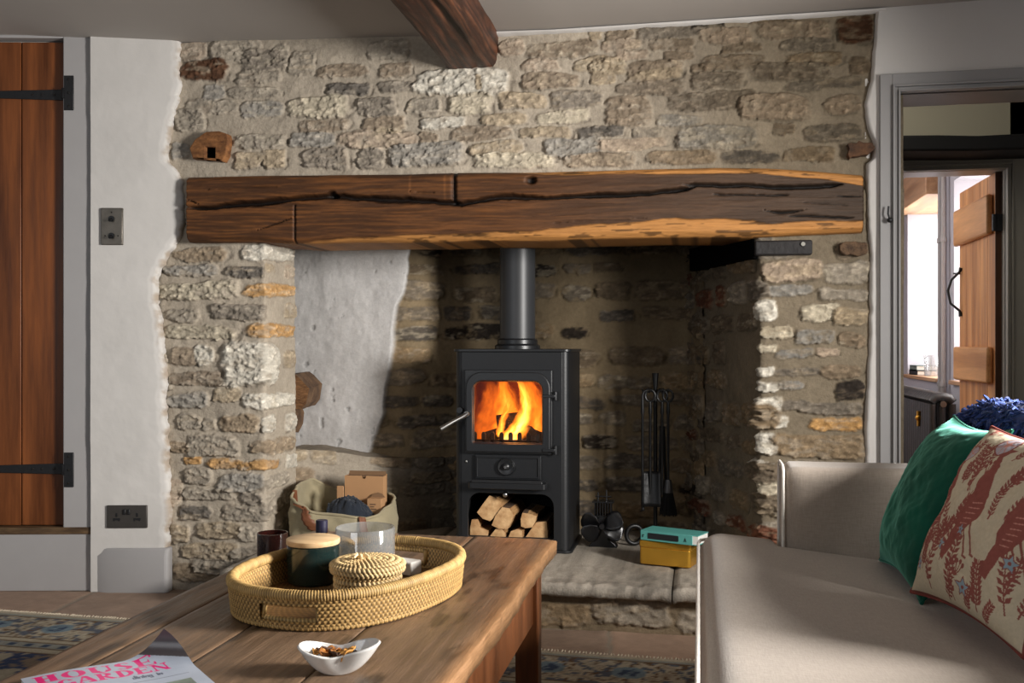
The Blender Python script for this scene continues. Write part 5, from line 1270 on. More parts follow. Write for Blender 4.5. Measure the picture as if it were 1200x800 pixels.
for i in range(9):
    a = rng.uniform(0, 2 * PI); p = Vector((x - .012, y - .01, TB + hb_ + .006)); d = Vector((math.cos(a), math.sin(a), .25)) * rng.uniform(.010, .022)
    b.tube([p, p + d * .6 + Vector((0, 0, .006)), p + d], [.003, .0028, .0018], 6)
b.build('knot', mat('pale raffia', rgb(232, 206, 160), rough=.7), wb)
# bottle behind the canister, small white pot in the tray, dark candle glass
x, y = place(377, 2.10); zb = TB
zt = EYE - 2.10 * (204 / FPX)
bt = thing('dark_bottle', 'slim dark blue-black bottle whose cap shows behind the canister', 'bottle', (x, y, zb))
b = MB(); b.lathe([(.001, 0), (.020, 0), (.022, .003), (.022, (zt - zb) * .55), (.014, (zt - zb) * .68), (.011, (zt - zb) * .74), (.001, (zt - zb) * .74)], (x, y, zb), 24, cap=False); b.build('glass_body', mat('ink glass', rgb(18, 18, 26), rough=.15, spec=.6), bt)
b = MB(); b.lathe([(.001, 0), (.0125, 0), (.0125, (zt - zb) * .27 - .001), (.0115, (zt - zb) * .27), (.001, (zt - zb) * .27)], (x, y, zb + (zt - zb) * .73), 24, cap=False); b.build('cap', mat('navy cap', rgb(32, 30, 52), rough=.4), bt)
A_ = atZ(462, 668, TB); mw = thing('white_card_box', 'little white box lying by the back handle of the tray', 'box', A_)
M_ = Matrix.Translation(Vector((*place(476, 2.02), TB))) @ Matrix.Rotation(R(-20), 4, 'Z')
b = MB(); b.box((-.028, -.018, 0.0005), (.026, .018, .028), M_); b.build('carton', mat('white card', rgb(214, 208, 200), rough=.6), mw, bevel=.003)
q = atZ(315, 652, TZ); x, y = place(313, 2.21); x -= .004; rc = .0335; zt = EYE - 2.21 * (219 / FPX); h_ = zt - TZ
x = max(x, TX0 + .037)
cd = thing('candle_glass', 'brown-black glass candle jar on the far left edge of the table', 'candle', (x, y, TZ + .001))
M_amber = glass_mat('smoked amber glass', tint=(.20, .07, .05, 1), refl=.10, rough=.05, haze=.10, hazecol=(.10, .035, .03, 1))
b = MB(); b.lathe([(.001, .002), (rc - .002, .002), (rc, .006), (rc, h_), (rc - .002, h_), (rc - .0025, .01), (.001, .01)], (x, y, TZ + .001), 40, cap=False); b.build('glass_wall', M_amber, cd)
b = MB(); b.lathe([(.001, 0), (rc - .004, 0), (rc - .004, h_ * .52), (.001, h_ * .52)], (x, y, TZ + .0115), 30, cap=False); b.build('wax', mat('dark wax', rgb(70, 34, 30), rough=.6), cd)
# white dish of dried petals
bwc = Vector((-.514, 1.366, TZ + .001)); dish = thing('white_dish', 'small white leaf-shaped china dish holding brown scraps, near the table edge', 'bowl', bwc)
NU, NV = 90, 26; P = np.zeros((NV, NU, 3)); P2 = np.zeros((NV, NU, 3))
def rim_r(a): return .049 * (1 + .30 * math.cos(2 * a) + .07 * math.cos(3 * a + .5)) / 1.06
for i in range(NV):
    f = i / (NV - 1)
    for j in range(NU):
        a = 2 * PI * j / NU; rr_ = rim_r(a); ft = .022
        r_ = ft + (rr_ - ft) * f ** .85; z = .033 * f ** 1.25 * (1 + .20 * math.cos(2 * a) * f + .05 * math.cos(a))
        th_ = R(14); c_, s_ = math.cos(a + th_), math.sin(a + th_)
        P[i, j] = (bwc.x + r_ * c_, bwc.y + r_ * s_ * .92, bwc.z + z)
Pall = np.concatenate([np.repeat(np.array(bwc)[None, None], NU, 1), P, (P[::-1] - np.array(bwc)) * np.array([.95, .95, 1]) + np.array(bwc) + np.array([0, 0, .0022]), np.repeat((np.array(bwc) + np.array([0, 0, .0024]))[None, None], NU, 1)], 0)
grid_obj('china_shell', Pall, None, mat('white glazed china', rgb(226, 224, 220), rough=.12, spec=.6, coat=.5), dish, closed_u=True)
M_pet = [mat('dried petal', rgb(150, 92, 34), rough=.6, var=.3, vscale=60), mat('dark dried petal', rgb(72, 42, 20), rough=.6), mat('pale dried petal', rgb(190, 134, 62), rough=.6)]
rng = random.Random(6)
for k in range(9):
    a = 2 * PI * k / 9 + rng.uniform(-.2, .2); r_ = (0 if k == 0 else rng.uniform(.012, .026)); p = Vector((bwc.x + r_ * math.cos(a) * 1.2, bwc.y + r_ * math.sin(a) * .8, bwc.z + .0175 + .0012 * k + r_ * .12))
    Rm = Matrix.Translation(p) @ Matrix.Rotation(rng.uniform(0, 6), 4, 'Z') @ Matrix.Rotation(rng.uniform(-.5, .5), 4, 'X') @ Matrix.Rotation(rng.uniform(-.3, .3), 4, 'Y')
    Pp = np.zeros((7, 7, 3))
    for i in range(7):
        for j in range(7):
            u, v = -1 + i / 3, -1 + j / 3; l = Rm @ Vector((u * .016, v * .009 * math.sqrt(max(.03, 1 - u * u * .9)), .004 * v * v - .003 * u * u + .002 * math.sin(5 * u))); Pp[i, j] = l
    o = grid_obj('dried_petal', Pp, None, M_pet[k % 3], loc=p); o.modifiers.new('th', 'SOLIDIFY').thickness = .0012
    tag(o, 'curled brown dried petal among those in the white dish', 'petal', 'dried petals in the white dish')
# magazine with its corner curling up
c0 = atZ(24, 797, TZ + .004); c1 = atZ(192, 767, TZ + .004); m1 = (c1 - c0); m1.z = 0; wm = .215; m1.normalize(); m2 = Vector((m1.y, -m1.x, 0)); hm = .28
nx, ny = 290, 200; U, V = np.meshgrid(np.linspace(0, wm, nx), np.linspace(0, hm, ny))
fd = np.clip(U * .74 - V * .67 - .098, 0, 1); rl = .030; an = fd / rl
lift = rl * (1 - np.cos(an)); sh = rl * np.sin(an) - fd
Z_ = TZ + .0062 + lift + .0012 * np.sin(U * 30) + .001 * np.sin(V * 26)
Px_ = c0.x + m1.x * (U + sh * .74) + m2.x * (V - sh * .67); Py_ = c0.y + m1.y * (U + sh * .74) + m2.y * (V - sh * .67)
C = np.ones((ny, nx, 3)) * c3(176, 184, 198)[None, None] * (.86 + .22 * fbm(U * 30, V * 30, 3))[..., None]
def stroke(mask, col): C[mask] = C[mask] * .0 + col
pink = c3(226, 30, 120); gcol = c3(92, 98, 116)
def letter(ch, x, y, w, h, col, thick=.30, thin=.10):
    u = (U - x) / w; v = 1 - (V - y) / h; ins_ = (u >= 0) & (u <= 1) & (v >= 0) & (v <= 1)
    t, n = thick, thin
    ell = lambda cx, cy, rx, ry: ((u - cx) / rx) ** 2 + ((v - cy) / ry) ** 2
    bar = lambda a, b2, c_, d_: (u >= a) & (u <= b2) & (v >= c_) & (v <= d_)
    ser = lambda a, b2: bar(a, b2, 0, n * .7) | bar(a, b2, 1 - n * .7, 1)
    if ch == 'H': m = bar(.1, .1 + t, 0, 1) | bar(.9 - t, .9, 0, 1) | bar(.1, .9, .47, .47 + n) | ser(0, .5) | ser(.55, 1)
    elif ch == 'O': m = (ell(.5, .5, .5, .5) <= 1) & (ell(.5, .5, .5 - t, .5 - n * .6) > 1)
    elif ch == 'U': m = bar(.08, .08 + t, .3, 1) | bar(.82, .82 + n, .3, 1) | ((ell(.5, .32, .42, .32) <= 1) & (v < .32) & (ell(.56, .34, .42 - t, .26) > 1)) | bar(0, .48, 1 - n * .7, 1) | bar(.66, 1, 1 - n * .7, 1)
    elif ch == 'S':
        c_ = .5 + .24 * np.sin((v - .5) * 2 * PI) * -1; m = (np.abs(u - c_) < t * .62 * (.55 + .6 * np.cos((v - .5) * PI))) & (v > .04) & (v < .96)
        m = m | ((ell(.5, .74, .42, .26) <= 1) & (ell(.54, .74, .22, .19) > 1) & ((u < .45) | (v > .8))) | ((ell(.5, .26, .42, .26) <= 1) & (ell(.46, .26, .22, .19) > 1) & ((u > .55) | (v < .2)))
    elif ch == 'E': m = bar(.08, .08 + t, 0, 1) | bar(0, .95, 0, n) | bar(0, .9, 1 - n, 1) | bar(.3, .72, .46, .46 + n) | bar(.88, .98, 0, .28) | bar(.82, .92, .74, 1) | bar(.68, .74, .36, .66)
    elif ch == 'G': m = ((ell(.5, .5, .5, .5) <= 1) & (ell(.54, .5, .5 - t, .5 - n * .7) > 1) & ~bar(.6, 1, .46, .74)) | bar(.72, .72 + t * .9, 0, .44) | bar(.58, 1, .40, .46)
    elif ch == 'A':
        m = ((np.abs(u - (.62 + (v - .75) * -.36 + .0)) < t * .5)) | (np.abs(u - (.10 + v * .36)) < n * .6) | bar(.22, .7, .30, .30 + n) | bar(0, .3, 0, n * .7) | bar(.55, 1, 0, n * .7)
    elif ch == 'R': m = bar(.08, .08 + t, 0, 1) | ((ell(.45, .74, .42, .26) <= 1) & (ell(.42, .74, .42 - t, .20) > 1) & (u > .3)) | (np.abs(u - (.40 + (.5 - v) * .9)) < t * .5) & (v < .5) | ser(0, .5) | bar(.7, 1, 0, n * .7)
    elif ch == 'D': m = bar(.08, .08 + t, 0, 1) | ((ell(.3, .5, .68, .5) <= 1) & (ell(.3, .5, .68 - t, .5 - n) > 1) & (u > .3)) | ser(0, .4)
    elif ch == 'N': m = bar(.12, .12 + n, 0, 1) | bar(.80, .80 + n, 0, 1) | (np.abs(u - (.15 + (1 - v) * .68)) < t * .5) | bar(0, .3, 0, n * .7) | bar(0, .35, 1 - n * .7, 1) | bar(.66, 1, 1 - n * .7, 1)
    elif ch == '&': m = ((ell(.42, .76, .26, .24) <= 1) & (ell(.42, .76, .12, .15) > 1)) | ((ell(.38, .27, .36, .27) <= 1) & (ell(.38, .27, .18, .17) > 1)) | (np.abs(u - (.9 - v * .75)) < t * .36) & (v < .8)
    else: m = np.zeros_like(ins_)
    stroke(m & ins_, col)
def small(ch, x, y, h, col):
    t = h * .15; segs = {'d': [(.4, 0, .4, 1.5), (0, 0, .4, 0), (0, .7, .4, .7), (0, 0, 0, .7)], 'i': [(.1, 0, .1, .7), (.1, .95, .1, 1.1)], 'n': [(0, 0, 0, .7), (0, .7, .4, .7), (.4, 0, .4, .65)], 'g': [(.4, -.5, .4, .7), (0, 0, .4, 0), (0, .7, .4, .7), (0, 0, 0, .7), (0, -.5, .4, -.5)], ' ': []}[ch]
    for a in segs:
        xa, ya, xb, yb = [q * h for q in a]; px_, py_ = U - x, -(V - y); L2 = (xb - xa) ** 2 + (yb - ya) ** 2 + 1e-9
        k = np.clip(((px_ - xa) * (xb - xa) + (py_ - ya) * (yb - ya)) / L2, 0, 1); stroke(np.hypot(px_ - xa - k * (xb - xa), py_ - ya - k * (yb - ya)) < t, col)
    return {'i': .36}.get(ch, .62) * h
xx = .012
for ch, w_ in zip('HOUSE', (.032, .032, .032, .025, .028)): letter(ch, xx, .009, w_, .034, pink); xx += w_ + .0035
xx = .016
for ch, w_ in zip('&GARDEN', (.020, .024, .026, .026, .026, .023, .026)): letter(ch, xx, .046, w_ * .93, .030, pink); xx += w_
xx = .128
for ch in 'dining in': xx += small(ch, xx, .0935, .0085, gcol)
C[(V > .108) & (V < .1095) & (U > .02) & (U < .20)] = gcol
C[(fd > .020) & (V < .2)] = c3(84, 78, 80)
pic = (V > .13) & (U > .02) & (U < .195) & (V < .26); C[pic] = (c3(120, 132, 120)[None] * (.6 + .8 * fbm(U * 40, V * 40, 4)[pic])[:, None])
mag = thing('magazine', 'house and garden style glossy magazine with a pink masthead and curled corner on the table', 'magazine', (c0.x, c0.y, TZ))
mag['label'] = 'pale glossy magazine with pink masthead and curled-up corner at the near left of the table'
o = grid_obj('cover', np.stack([Px_, Py_, Z_], -1), C, mat('glossy paper', rough=.28, vcol=True, spec=.5), mag)
gx_, gy_ = np.gradient(np.stack([Px_, Py_, Z_], -1), axis=(0, 1)); nn_ = np.cross(gy_, gx_); nn_ /= np.linalg.norm(nn_, axis=-1, keepdims=True) + 1e-12; nn_ *= np.sign(nn_[120, 40, 2]); P = np.stack([Px_, Py_, Z_], -1) - .0008 * nn_; grid_obj('inside_cover', P[::4, ::4], None, mat('grey printed page', rgb(92, 86, 88), rough=.5), mag)
M_ = Matrix(((m1.x, m2.x, 0, c0.x), (m1.y, m2.y, 0, c0.y), (0, 0, 1, TZ + .0008), (0, 0, 0, 1)))
b = MB(); b.prism([(.001, .001), (wm - .062, .001), (wm - .004, .075), (wm - .002, hm - .002), (.001, hm - .002)], 0, .0036, ax=2, M=M_); b.build('page_block', M_paper, mag, smooth=False)

# ================================================================== RUG
def rug():
    xs = np.arange(-3.2, .9, .010); L0 = Vector((-2.37, 3.045, 0)); ux = Vector((.9989, -.0447, 0)).normalized(); uy = Vector((-ux.y, ux.x, 0))
    us = np.arange(-.9, 3.3, .0085); vs = np.arange(-2.1, .004, .0085); U, V = np.meshgrid(us, vs)
    D = -V
    n = fbm(U * 9, D * 9, 3); n2 = fbm(U * 60, D * 60, 13)
    cream = c3(172, 162, 142); blue = c3(66, 78, 98); lblue = c3(116, 132, 140); brn = c3(104, 82, 62); grey = c3(142, 142, 134); rose = c3(140, 124, 108)
    C = np.ones(U.shape + (3,)) * grey
    def put(m, c, k=1.0): C[m] = C[m] * (1 - k) + c * k
    put((D > .005) & (D < .03), cream)
    def border(m0, coord, along):
        mm = m0 & (coord > .045) & (coord < .055); put(mm, brn)
        f = fbm(along * 48, coord * 48, 33); g = fbm(along * 80, coord * 80, 37)
        mm = m0 & (coord >= .055) & (coord < .26); put(mm, cream)
        put(mm & (f > .57), blue, .85); put(mm & (f < .38), rose * .9, .6); put(mm & (g > .64), brn)
        med = np.abs(((along / .23) % 1) - .5) * .23; put(mm & (np.hypot(med, coord - .155) < .05), lblue); put(mm & (np.hypot(med, coord - .155) < .03) & (g > .45), blue)
        for a, b2, c_ in ((.26, .268, brn), (.268, .295, cream), (.295, .303, brn), (.303, .345, grey), (.345, .352, brn), (.352, .385, cream), (.385, .392, brn)): put(m0 & (coord >= a) & (coord < b2), c_)
        mm = m0 & (coord >= .303) & (coord < .345); put(mm & (((along / .06) % 1) < .5) & (np.abs(coord - .324) < .014), blue)
    UL, UR = us[0], 2.72
    far = D < np.minimum(U - UL, np.maximum(UR - U, 0)); border(far, D, U)
    rt = (~far) & ((UR - U) < (U - UL)); border(rt, UR - U, D); border((~far) & ~rt, U - UL, D)
    ce = (D >= .392) & (UR - U >= .392) & (U - UL > .392); put(ce, c3(70, 80, 108)); f = fbm(U * 16, D * 16, 43); put(ce & (f > .55), cream); put(ce & (f < .38), rose)
    C *= (.72 + .42 * n + .34 * (n2 - .5))[..., None]
    Z = .009 + .0016 * (n2 - .5) + .003 * (n - .5) - .005 * sstep(.01, 0, D)
    keep = (U[:-1, :-1] < UR)
    P = np.stack([L0.x + ux.x * U + uy.x * V, L0.y + ux.y * U + uy.y * V + .006 * np.sin(U * 2.3), Z], -1)
    r_ = thing('patterned_rug', 'worn blue and cream Persian-style rug on the flagstones under the table', 'rug', (-.8, 2.2, 0))
    grid_obj('pile', P, C, mat('wool pile', rough=.95, vcol=True, var=.15, vscale=140, bump=.4, bscale=260, spec=.05), r_, keep=keep)
    b = MB(); rng = random.Random(9); k = 0
    for u in np.arange(-.9, 2.72, .0105):
        p = L0 + ux * u; p.z = .006; p.y += .006 * math.sin(u * 2.3)
        d = uy * rng.uniform(.012, .022) + ux * rng.uniform(-.006, .006)
        b.tube([p - uy * .004, p + d * .5 + Vector((0, 0, .002)), p + d + Vector((0, 0, -.004))], [.0026, .0026, .0012], 4)
    f = b.build('fringe', mat('cream fringe', rgb(196, 182, 160), rough=.95), r_)
    f['kind'] = 'stuff'
rug()

# ================================================================== SOFA AND CUSHIONS
def cloth_mat(name, col, s=420, v=.10):
    m = mat(name, rgb(*col), rough=.92, spec=.12, sheen=.25)
    nt = m.node_tree; N = nt.nodes; L = nt.links; b = N['Principled BSDF']; tc = N.new('ShaderNodeTexCoord'); outs = []
    for sc, off in (((s, s * .14, s * .14), 0), ((s * .14, s, s), 1)):
        mp = N.new('ShaderNodeMapping'); mp.inputs['Scale'].default_value = sc; L.new(tc.outputs['Object'], mp.inputs['Vector'])
        n = N.new('ShaderNodeTexNoise'); n.inputs['Scale'].default_value = 1.0; n.inputs['Detail'].default_value = 2; L.new(mp.outputs['Vector'], n.inputs['Vector']); outs.append(n)
    ad = N.new('ShaderNodeMath'); ad.operation = 'ADD'; L.new(outs[0].outputs['Fac'], ad.inputs[0]); L.new(outs[1].outputs['Fac'], ad.inputs[1])
    mr = N.new('ShaderNodeMapRange'); mr.inputs['From Min'].default_value = .7; mr.inputs['From Max'].default_value = 1.3; mr.inputs['To Min'].default_value = 1 - v; mr.inputs['To Max'].default_value = 1 + v; L.new(ad.outputs[0], mr.inputs['Value'])
    mx = N.new('ShaderNodeMix'); mx.data_type = 'RGBA'; mx.blend_type = 'MULTIPLY'; mx.inputs['Factor'].default_value = 1; mx.inputs['A'].default_value = rgb(*col); L.new(mr.outputs[0], mx.inputs['B']); L.new(mx.outputs['Result'], b.inputs['Base Color'])
    bp = N.new('ShaderNodeBump'); bp.inputs['Strength'].default_value = .18; bp.inputs['Distance'].default_value = .002; L.new(ad.outputs[0], bp.inputs['Height']); L.new(bp.outputs['Normal'], b.inputs['Normal'])
    return m
M_linen = cloth_mat('oatmeal linen', (158, 146, 134)); M_pipe_c = cloth_mat('pale linen piping', (226, 220, 210), 300, .05)
def rbox(name, lo, hi, r, m, parent, crown=0.0, fn=None, n=40, seed=1):
    """upholstered block: rounded edges, optional crowned top, optional warp fn(p)->p"""
    lo = np.array(lo); hi = np.array(hi); c = (lo + hi) / 2; h = (hi - lo) / 2
    bm = bmesh.new(); bmesh.ops.create_cube(bm, size=2); bmesh.ops.subdivide_edges(bm, edges=bm.edges[:], cuts=n, use_grid_fill=True)
    for v in bm.verts:
        u = np.array(v.co); p = u * h
        q = np.clip(p, -(h - r), h - r); d = p - q; l = np.linalg.norm(d)
        # spread samples into the rounded shell
        if l > 1e-9:
            k = np.abs(d) / r; d = np.sign(d) * r * np.sin(k * PI / 4) / np.sin(PI / 4); l2 = np.linalg.norm(d)
            p = q + d / max(l2, 1e-9) * r if (np.abs(p) >= h - 1e-6).any() else p
        if crown and u[2] > -.2: p[2] += crown * (1 - abs(u[0]) ** 2.5) * (1 - abs(u[1]) ** 2.5) * max(0, u[2])
        p = p + c
        w = (vn3(p * 5, seed) - .5) * .006; p = p + w * np.array([.3, .3, .5])
        if fn is not None: p = fn(p)
        v.co = p
    me = bpy.data.meshes.new(name); bm.to_mesh(me); bm.free()
    return link_mesh(name, me, m, parent, ang=80)
def vn3(p, seed): return float(vnoise(np.array([p[0] + p[2] * 1.7 + 50]), np.array([p[1] + p[2] * .9 + 50]), seed)[0])
sofa = thing('linen_sofa', 'oatmeal linen sofa with pale piped edges along the right of the room', 'sofa', (.45, 1.5, 0))
ARMX, ARMY0, ARMY1, ARMZ = .184, 2.285, 2.44, .651
SEATZ = .496
def seat_warp(p):
    f = max(0, p[0]) ; p = p.copy(); top = np.clip((p[2] - .32) / (SEATZ - .32), 0, 1); p[2] -= .105 * f * top
    if p[0] > .172: p[1] = min(p[1], ARMY0 - .004)
    return p
rbox('seat_cushion', (.0, .30, .30), (.80, 2.42, SEATZ - .006), .055, M_linen, sofa, crown=.010, fn=seat_warp, n=64)
rbox('arm', (ARMX, ARMY0, .10), (.95, ARMY1, ARMZ), .028, M_linen, sofa, n=34)
rbox('back', (.64, .1, .10), (.92, ARMY0, .71), .06, M_linen, sofa, n=30)
rbox('base_rail', (.03, .2, .09), (.92, ARMY1 - .01, .31), .02, M_linen, sofa, n=16)
for x in (.08, .86):
    for y in (.26, 2.40):
        b = MB(); b.lathe([(.018, .0), (.026, .095)], (x, y, .0115 if y < 2.5 else 0), 16); b.build('foot', M_leg, sofa)
def piping(pts, r=.0036, name='piping'):
    b = MB(); b.tube(pts, r, 10); return b.build(name, M_pipe_c, sofa)
zz = SEATZ - .030
piping([(-.002, .30, zz - .006)] + [(-.003, y, zz - .004 + .006 * math.sin((y - .3) / 2 * PI)) for y in np.linspace(.4, 2.36, 30)] + [(.002, 2.40, zz - .006), (.02, 2.43, zz - .008), (.10, 2.435, zz - .010), (.16, 2.43, zz - .014)])
piping([(ARMX - .001, ARMY0 + .004, .10)] + [(ARMX - .002, ARMY0 + .003, z) for z in np.linspace(.15, ARMZ - .03, 10)] + [(ARMX - .001, ARMY0 + .010, ARMZ - .012), (ARMX - .001, ARMY0 + .028, ARMZ - .002)] + [(ARMX - .001, y, ARMZ) for y in np.linspace(ARMY0 + .05, ARMY1 - .04, 6)] + [(ARMX, ARMY1 - .01, ARMZ - .012), (ARMX, ARMY1 - .002, ARMZ - .04), (ARMX, ARMY1 - .002, .30)])

def pillow(name, lab, cen, e1, e2, hw, hh, th, mat_, colfn=None, n=150, cat='cushion', pinch=.10, wr=.006, seed=1):
    e1 = Vector(e1).normalized(); e2 = (Vector(e2) - e1 * Vector(e2).dot(e1)).normalized(); e3 = e1.cross(e2)
    u = np.linspace(-1, 1, n); U, V = np.meshgrid(u, u)
    t = thing(name, lab, cat, Vector(cen))
    prof = (np.clip(1 - np.abs(U) ** 2.4, 0, 1) * np.clip(1 - np.abs(V) ** 2.4, 0, 1)) ** .55
    xx = U * hw * (1 - pinch * (1 - V ** 2) * np.abs(U) ** 3); yy = V * hh * (1 - pinch * (1 - U ** 2) * np.abs(V) ** 3)
    for side in (1, -1):
        wz = wr * (fbm(U * 3 + 9, V * 3 + 9, seed + side, 4) - .5) * 3 * (prof + .1)
        zz = side * (th * prof) + wz
        P = np.stack([cen[i] + e1[i] * xx + e2[i] * yy + e3[i] * zz for i in range(3)], -1)
        C = colfn(U, V, side) if colfn else None
        grid_obj('front_panel' if side == 1 else 'back_panel', P if side == 1 else P[:, ::-1], C if (C is None or side == 1) else C[:, ::-1], mat_, t)
    edge = [Vector(cen) + e1 * float(xx[0, i]) + e2 * float(yy[0, i]) for i in range(n)] + [Vector(cen) + e1 * float(xx[i, -1]) + e2 * float(yy[i, -1]) for i in range(1, n)] + [Vector(cen) + e1 * float(xx[-1, i]) + e2 * float(yy[-1, i]) for i in range(n - 2, -1, -1)] + [Vector(cen) + e1 * float(xx[i, 0]) + e2 * float(yy[i, 0]) for i in range(n - 2, 0, -1)]
    return t, edge, (e1, e2, e3)
# green velvet cushion
M_vel = mat('emerald velvet', rgb(5, 58, 46), col2=rgb(12, 86, 68), vscale=5, rough=.75, sheen=.7, spec=.15, bump=.12, bscale=9)
M_vel.node_tree.nodes['Principled BSDF'].inputs['Sheen Roughness'].default_value = .35
bs_ = M_vel.node_tree.nodes['Principled BSDF']; bs_.inputs['Sheen Tint'].default_value = (.35, .95, .75, 1)
zs0 = .432
gt, ge, gax = pillow('green_cushion', 'emerald green velvet cushion leaning on the sofa back by the far arm', (.462, 2.075, .614), (0.02, -1, 0), (.437, 0, .90), .188, .174, .070, M_vel, n=110, wr=.0045, seed=5)
b = MB(); b.tube(ge, .003, 6, closed=True); b.build('seam', M_vel, gt)
# printed linen cushion
def print_cols(U, V, side):
    # art space: a to the right, b upwards, 0..1 (seen from the front)
    A = (U + 1) / 2; B = (V + 1) / 2
    cream = c3(198, 186, 162); rust = c3(142, 84, 76); pink = c3(196, 138, 126); blue = c3(140, 160, 172)
    C = np.ones(U.shape + (3,)) * cream
    def poly(pts, col, k=1.0):
        ins = np.zeros(U.shape, bool); n = len(pts)
        for i in range(n):
            x0, y0 = pts[i]; x1, y1 = pts[(i + 1) % n]
            if y0 == y1: continue
            ins ^= ((y0 > B) != (y1 > B)) & (A < (x1 - x0) * (B - y0) / (y1 - y0) + x0)
        C[ins] = C[ins] * (1 - k) + col * k
    def line(pts, w, col):
        for i in range(len(pts) - 1):
            x0, y0 = pts[i]; x1, y1 = pts[i + 1]; L2 = (x1 - x0) ** 2 + (y1 - y0) ** 2 + 1e-9
            k = np.clip(((A - x0) * (x1 - x0) + (B - y0) * (y1 - y0)) / L2, 0, 1); C[np.hypot(A - x0 - k * (x1 - x0), B - y0 - k * (y1 - y0)) < w] = col
    def frond(x0, y0, x1, y1, nl, ll, col):
        line([(x0, y0), (x1, y1)], .004, col); dx, dy = x1 - x0, y1 - y0; l = math.hypot(dx, dy); tx, ty = dx / l, dy / l
        for i in range(nl):
            f = .12 + .86 * i / nl; px, py = x0 + dx * f, y0 + dy * f
            for s_ in (1, -1):
                ex, ey = px + ll * (tx * .7 - s_ * ty * .8), py + ll * (ty * .7 + s_ * tx * .8); mx, my = (px + ex) / 2, (py + ey) / 2
                nx_, ny_ = -(ey - py) * .22, (ex - px) * .22; poly([(px, py), (mx + nx_, my + ny_), (ex, ey), (mx - nx_, my - ny_)], col)
    def flower(x, y, r, col, ctr, n=5, rot=.3):
        pts = []
        for i in range(2 * n):
            rr_ = r if i % 2 == 0 else r * .48; a = rot + PI * i / n; pts.append((x + rr_ * math.cos(a), y + rr_ * math.sin(a)))
        big = [(x + (p[0] - x) * 1.28, y + (p[1] - y) * 1.28) for p in pts]; poly(big, rust); poly(pts, col); C[np.hypot(A - x, B - y) < r * .22] = ctr
    def berry(x, y, l, a0):
        for k in range(5):
            a = a0 + (k - 2) * .42; ex, ey = x + l * math.cos(a), y + l * math.sin(a); line([(x, y), (ex, ey)], .0035, rust); C[np.hypot(A - ex, B - ey) < .013] = rust
    def bird(x, y, s_, fl=1, rt=.26):
        cr_, sr_ = math.cos(rt), math.sin(rt); q = lambda pts: [(x + fl * s_ * (p[0] * cr_ - p[1] * sr_), y + s_ * (p[0] * sr_ + p[1] * cr_)) for p in pts]
        poly(q([(-.15, .02), (-.14, .12), (-.09, .20), (-.03, .27), (.03, .36), (.07, .46), (.09, .54), (.13, .58), (.17, .57), (.22, .545), (.18, .53), (.145, .50), (.13, .42), (.12, .32), (.11, .22), (.08, .12), (.02, .05), (-.06, .0), (-.12, -.02)]), rust)
        poly(q([(-.15, .06), (-.26, -.10), (-.22, -.14), (-.16, -.08), (-.10, 0)]), rust)
        line(q([(-.03, .03), (-.035, -.14), (-.01, -.16)]), .006 * s_ * 1.2, rust); line(q([(.02, .05), (.025, -.14), (.05, -.16)]), .006 * s_ * 1.2, rust)
        for i in range(6): line(q([(-.11 + .02 * i, .05 + .03 * i), (-.05 + .025 * i, .03 + .03 * i)]), .0025, pink)
        line(q([(.13, .58), (.12, .63)]), .003, rust); e_ = q([(.155, .558)])[0]; C[np.hypot(A - e_[0], B - e_[1]) < .006] = cream
    for (x0, y0, x1, y1) in ((.06, .10, .16, .42), (.30, .05, .36, .44), (.52, .05, .50, .38), (.90, .12, .80, .50), (.10, .58, .06, .86), (.40, .60, .30, .88), (.66, .66, .78, .92), (.95, .55, .92, .84), (.20, .14, .24, .34), (.72, .06, .70, .30), (.42, .22, .44, .60), (.04, .40, .10, .60)): frond(x0, y0, x1, y1, 9, .05, rust)
    rg = np.random.RandomState(12)
    for k in range(46):
        x0, y0 = rg.rand(2); a = 1.57 + rg.uniform(-.6, .6); l = rg.uniform(.12, .22); frond(x0, y0, x0 + l * math.cos(a), y0 + l * math.sin(a), 7, .034, rust)
    bird(.25, .40, .74, 1, .48); bird(.56, .40, .80, 1, .42); bird(.88, .40, .80, 1, .42)
    for x, y in ((.46, .70), (.56, .18), (.88, .72), (.14, .94), (.08, .26)): berry(x, y, .075, 1.2 + x)
    for x, y, r_ in ((.14, .16, .040), (.38, .30, .034), (.50, .40, .030), (.62, .14, .046), (.86, .34, .040), (.94, .60, .034), (.03, .52, .03)): flower(x, y, r_, blue, rust)
    for x, y, r_ in ((.42, .90, .075), (.72, .90, .060), (.16, .80, .05), (.93, .95, .06)):
        C[np.hypot(A - x, B - y) < r_ * 1.15] = rust
        C[np.hypot(A - x, B - y) < r_] = c3(178, 170, 178)
        for k in range(7): a = k * .9; line([(x, y), (x + r_ * .9 * math.cos(a), y + r_ * .9 * math.sin(a))], .0035, pink)
        C[np.hypot(A - x, B - y) < r_ * .3] = pink
    C[(np.abs(U) > .975) | (np.abs(V) > .975)] = rust * .8
    return C * (.92 + .16 * fbm(U * 40, V * 40, 3))[..., None]
M_print = mat('printed linen', rough=.9, vcol=True, var=.06, vscale=200, bump=.15, bscale=300, spec=.1)
pt_, pe, pax = pillow('printed_cushion', 'cream linen cushion printed with rust birds, leaves and blue flowers, nearest on the sofa', (.484, 1.722, .626), (.205, -.979, .0), (.37, .33, .868), .190, .166, .066, M_print, colfn=print_cols, n=300, wr=.006, seed=15)
b = MB(); b.tube(pe, .0026, 6, closed=True); b.build('piping', mat('rust piping', rgb(120, 52, 44), rough=.9), pt_)
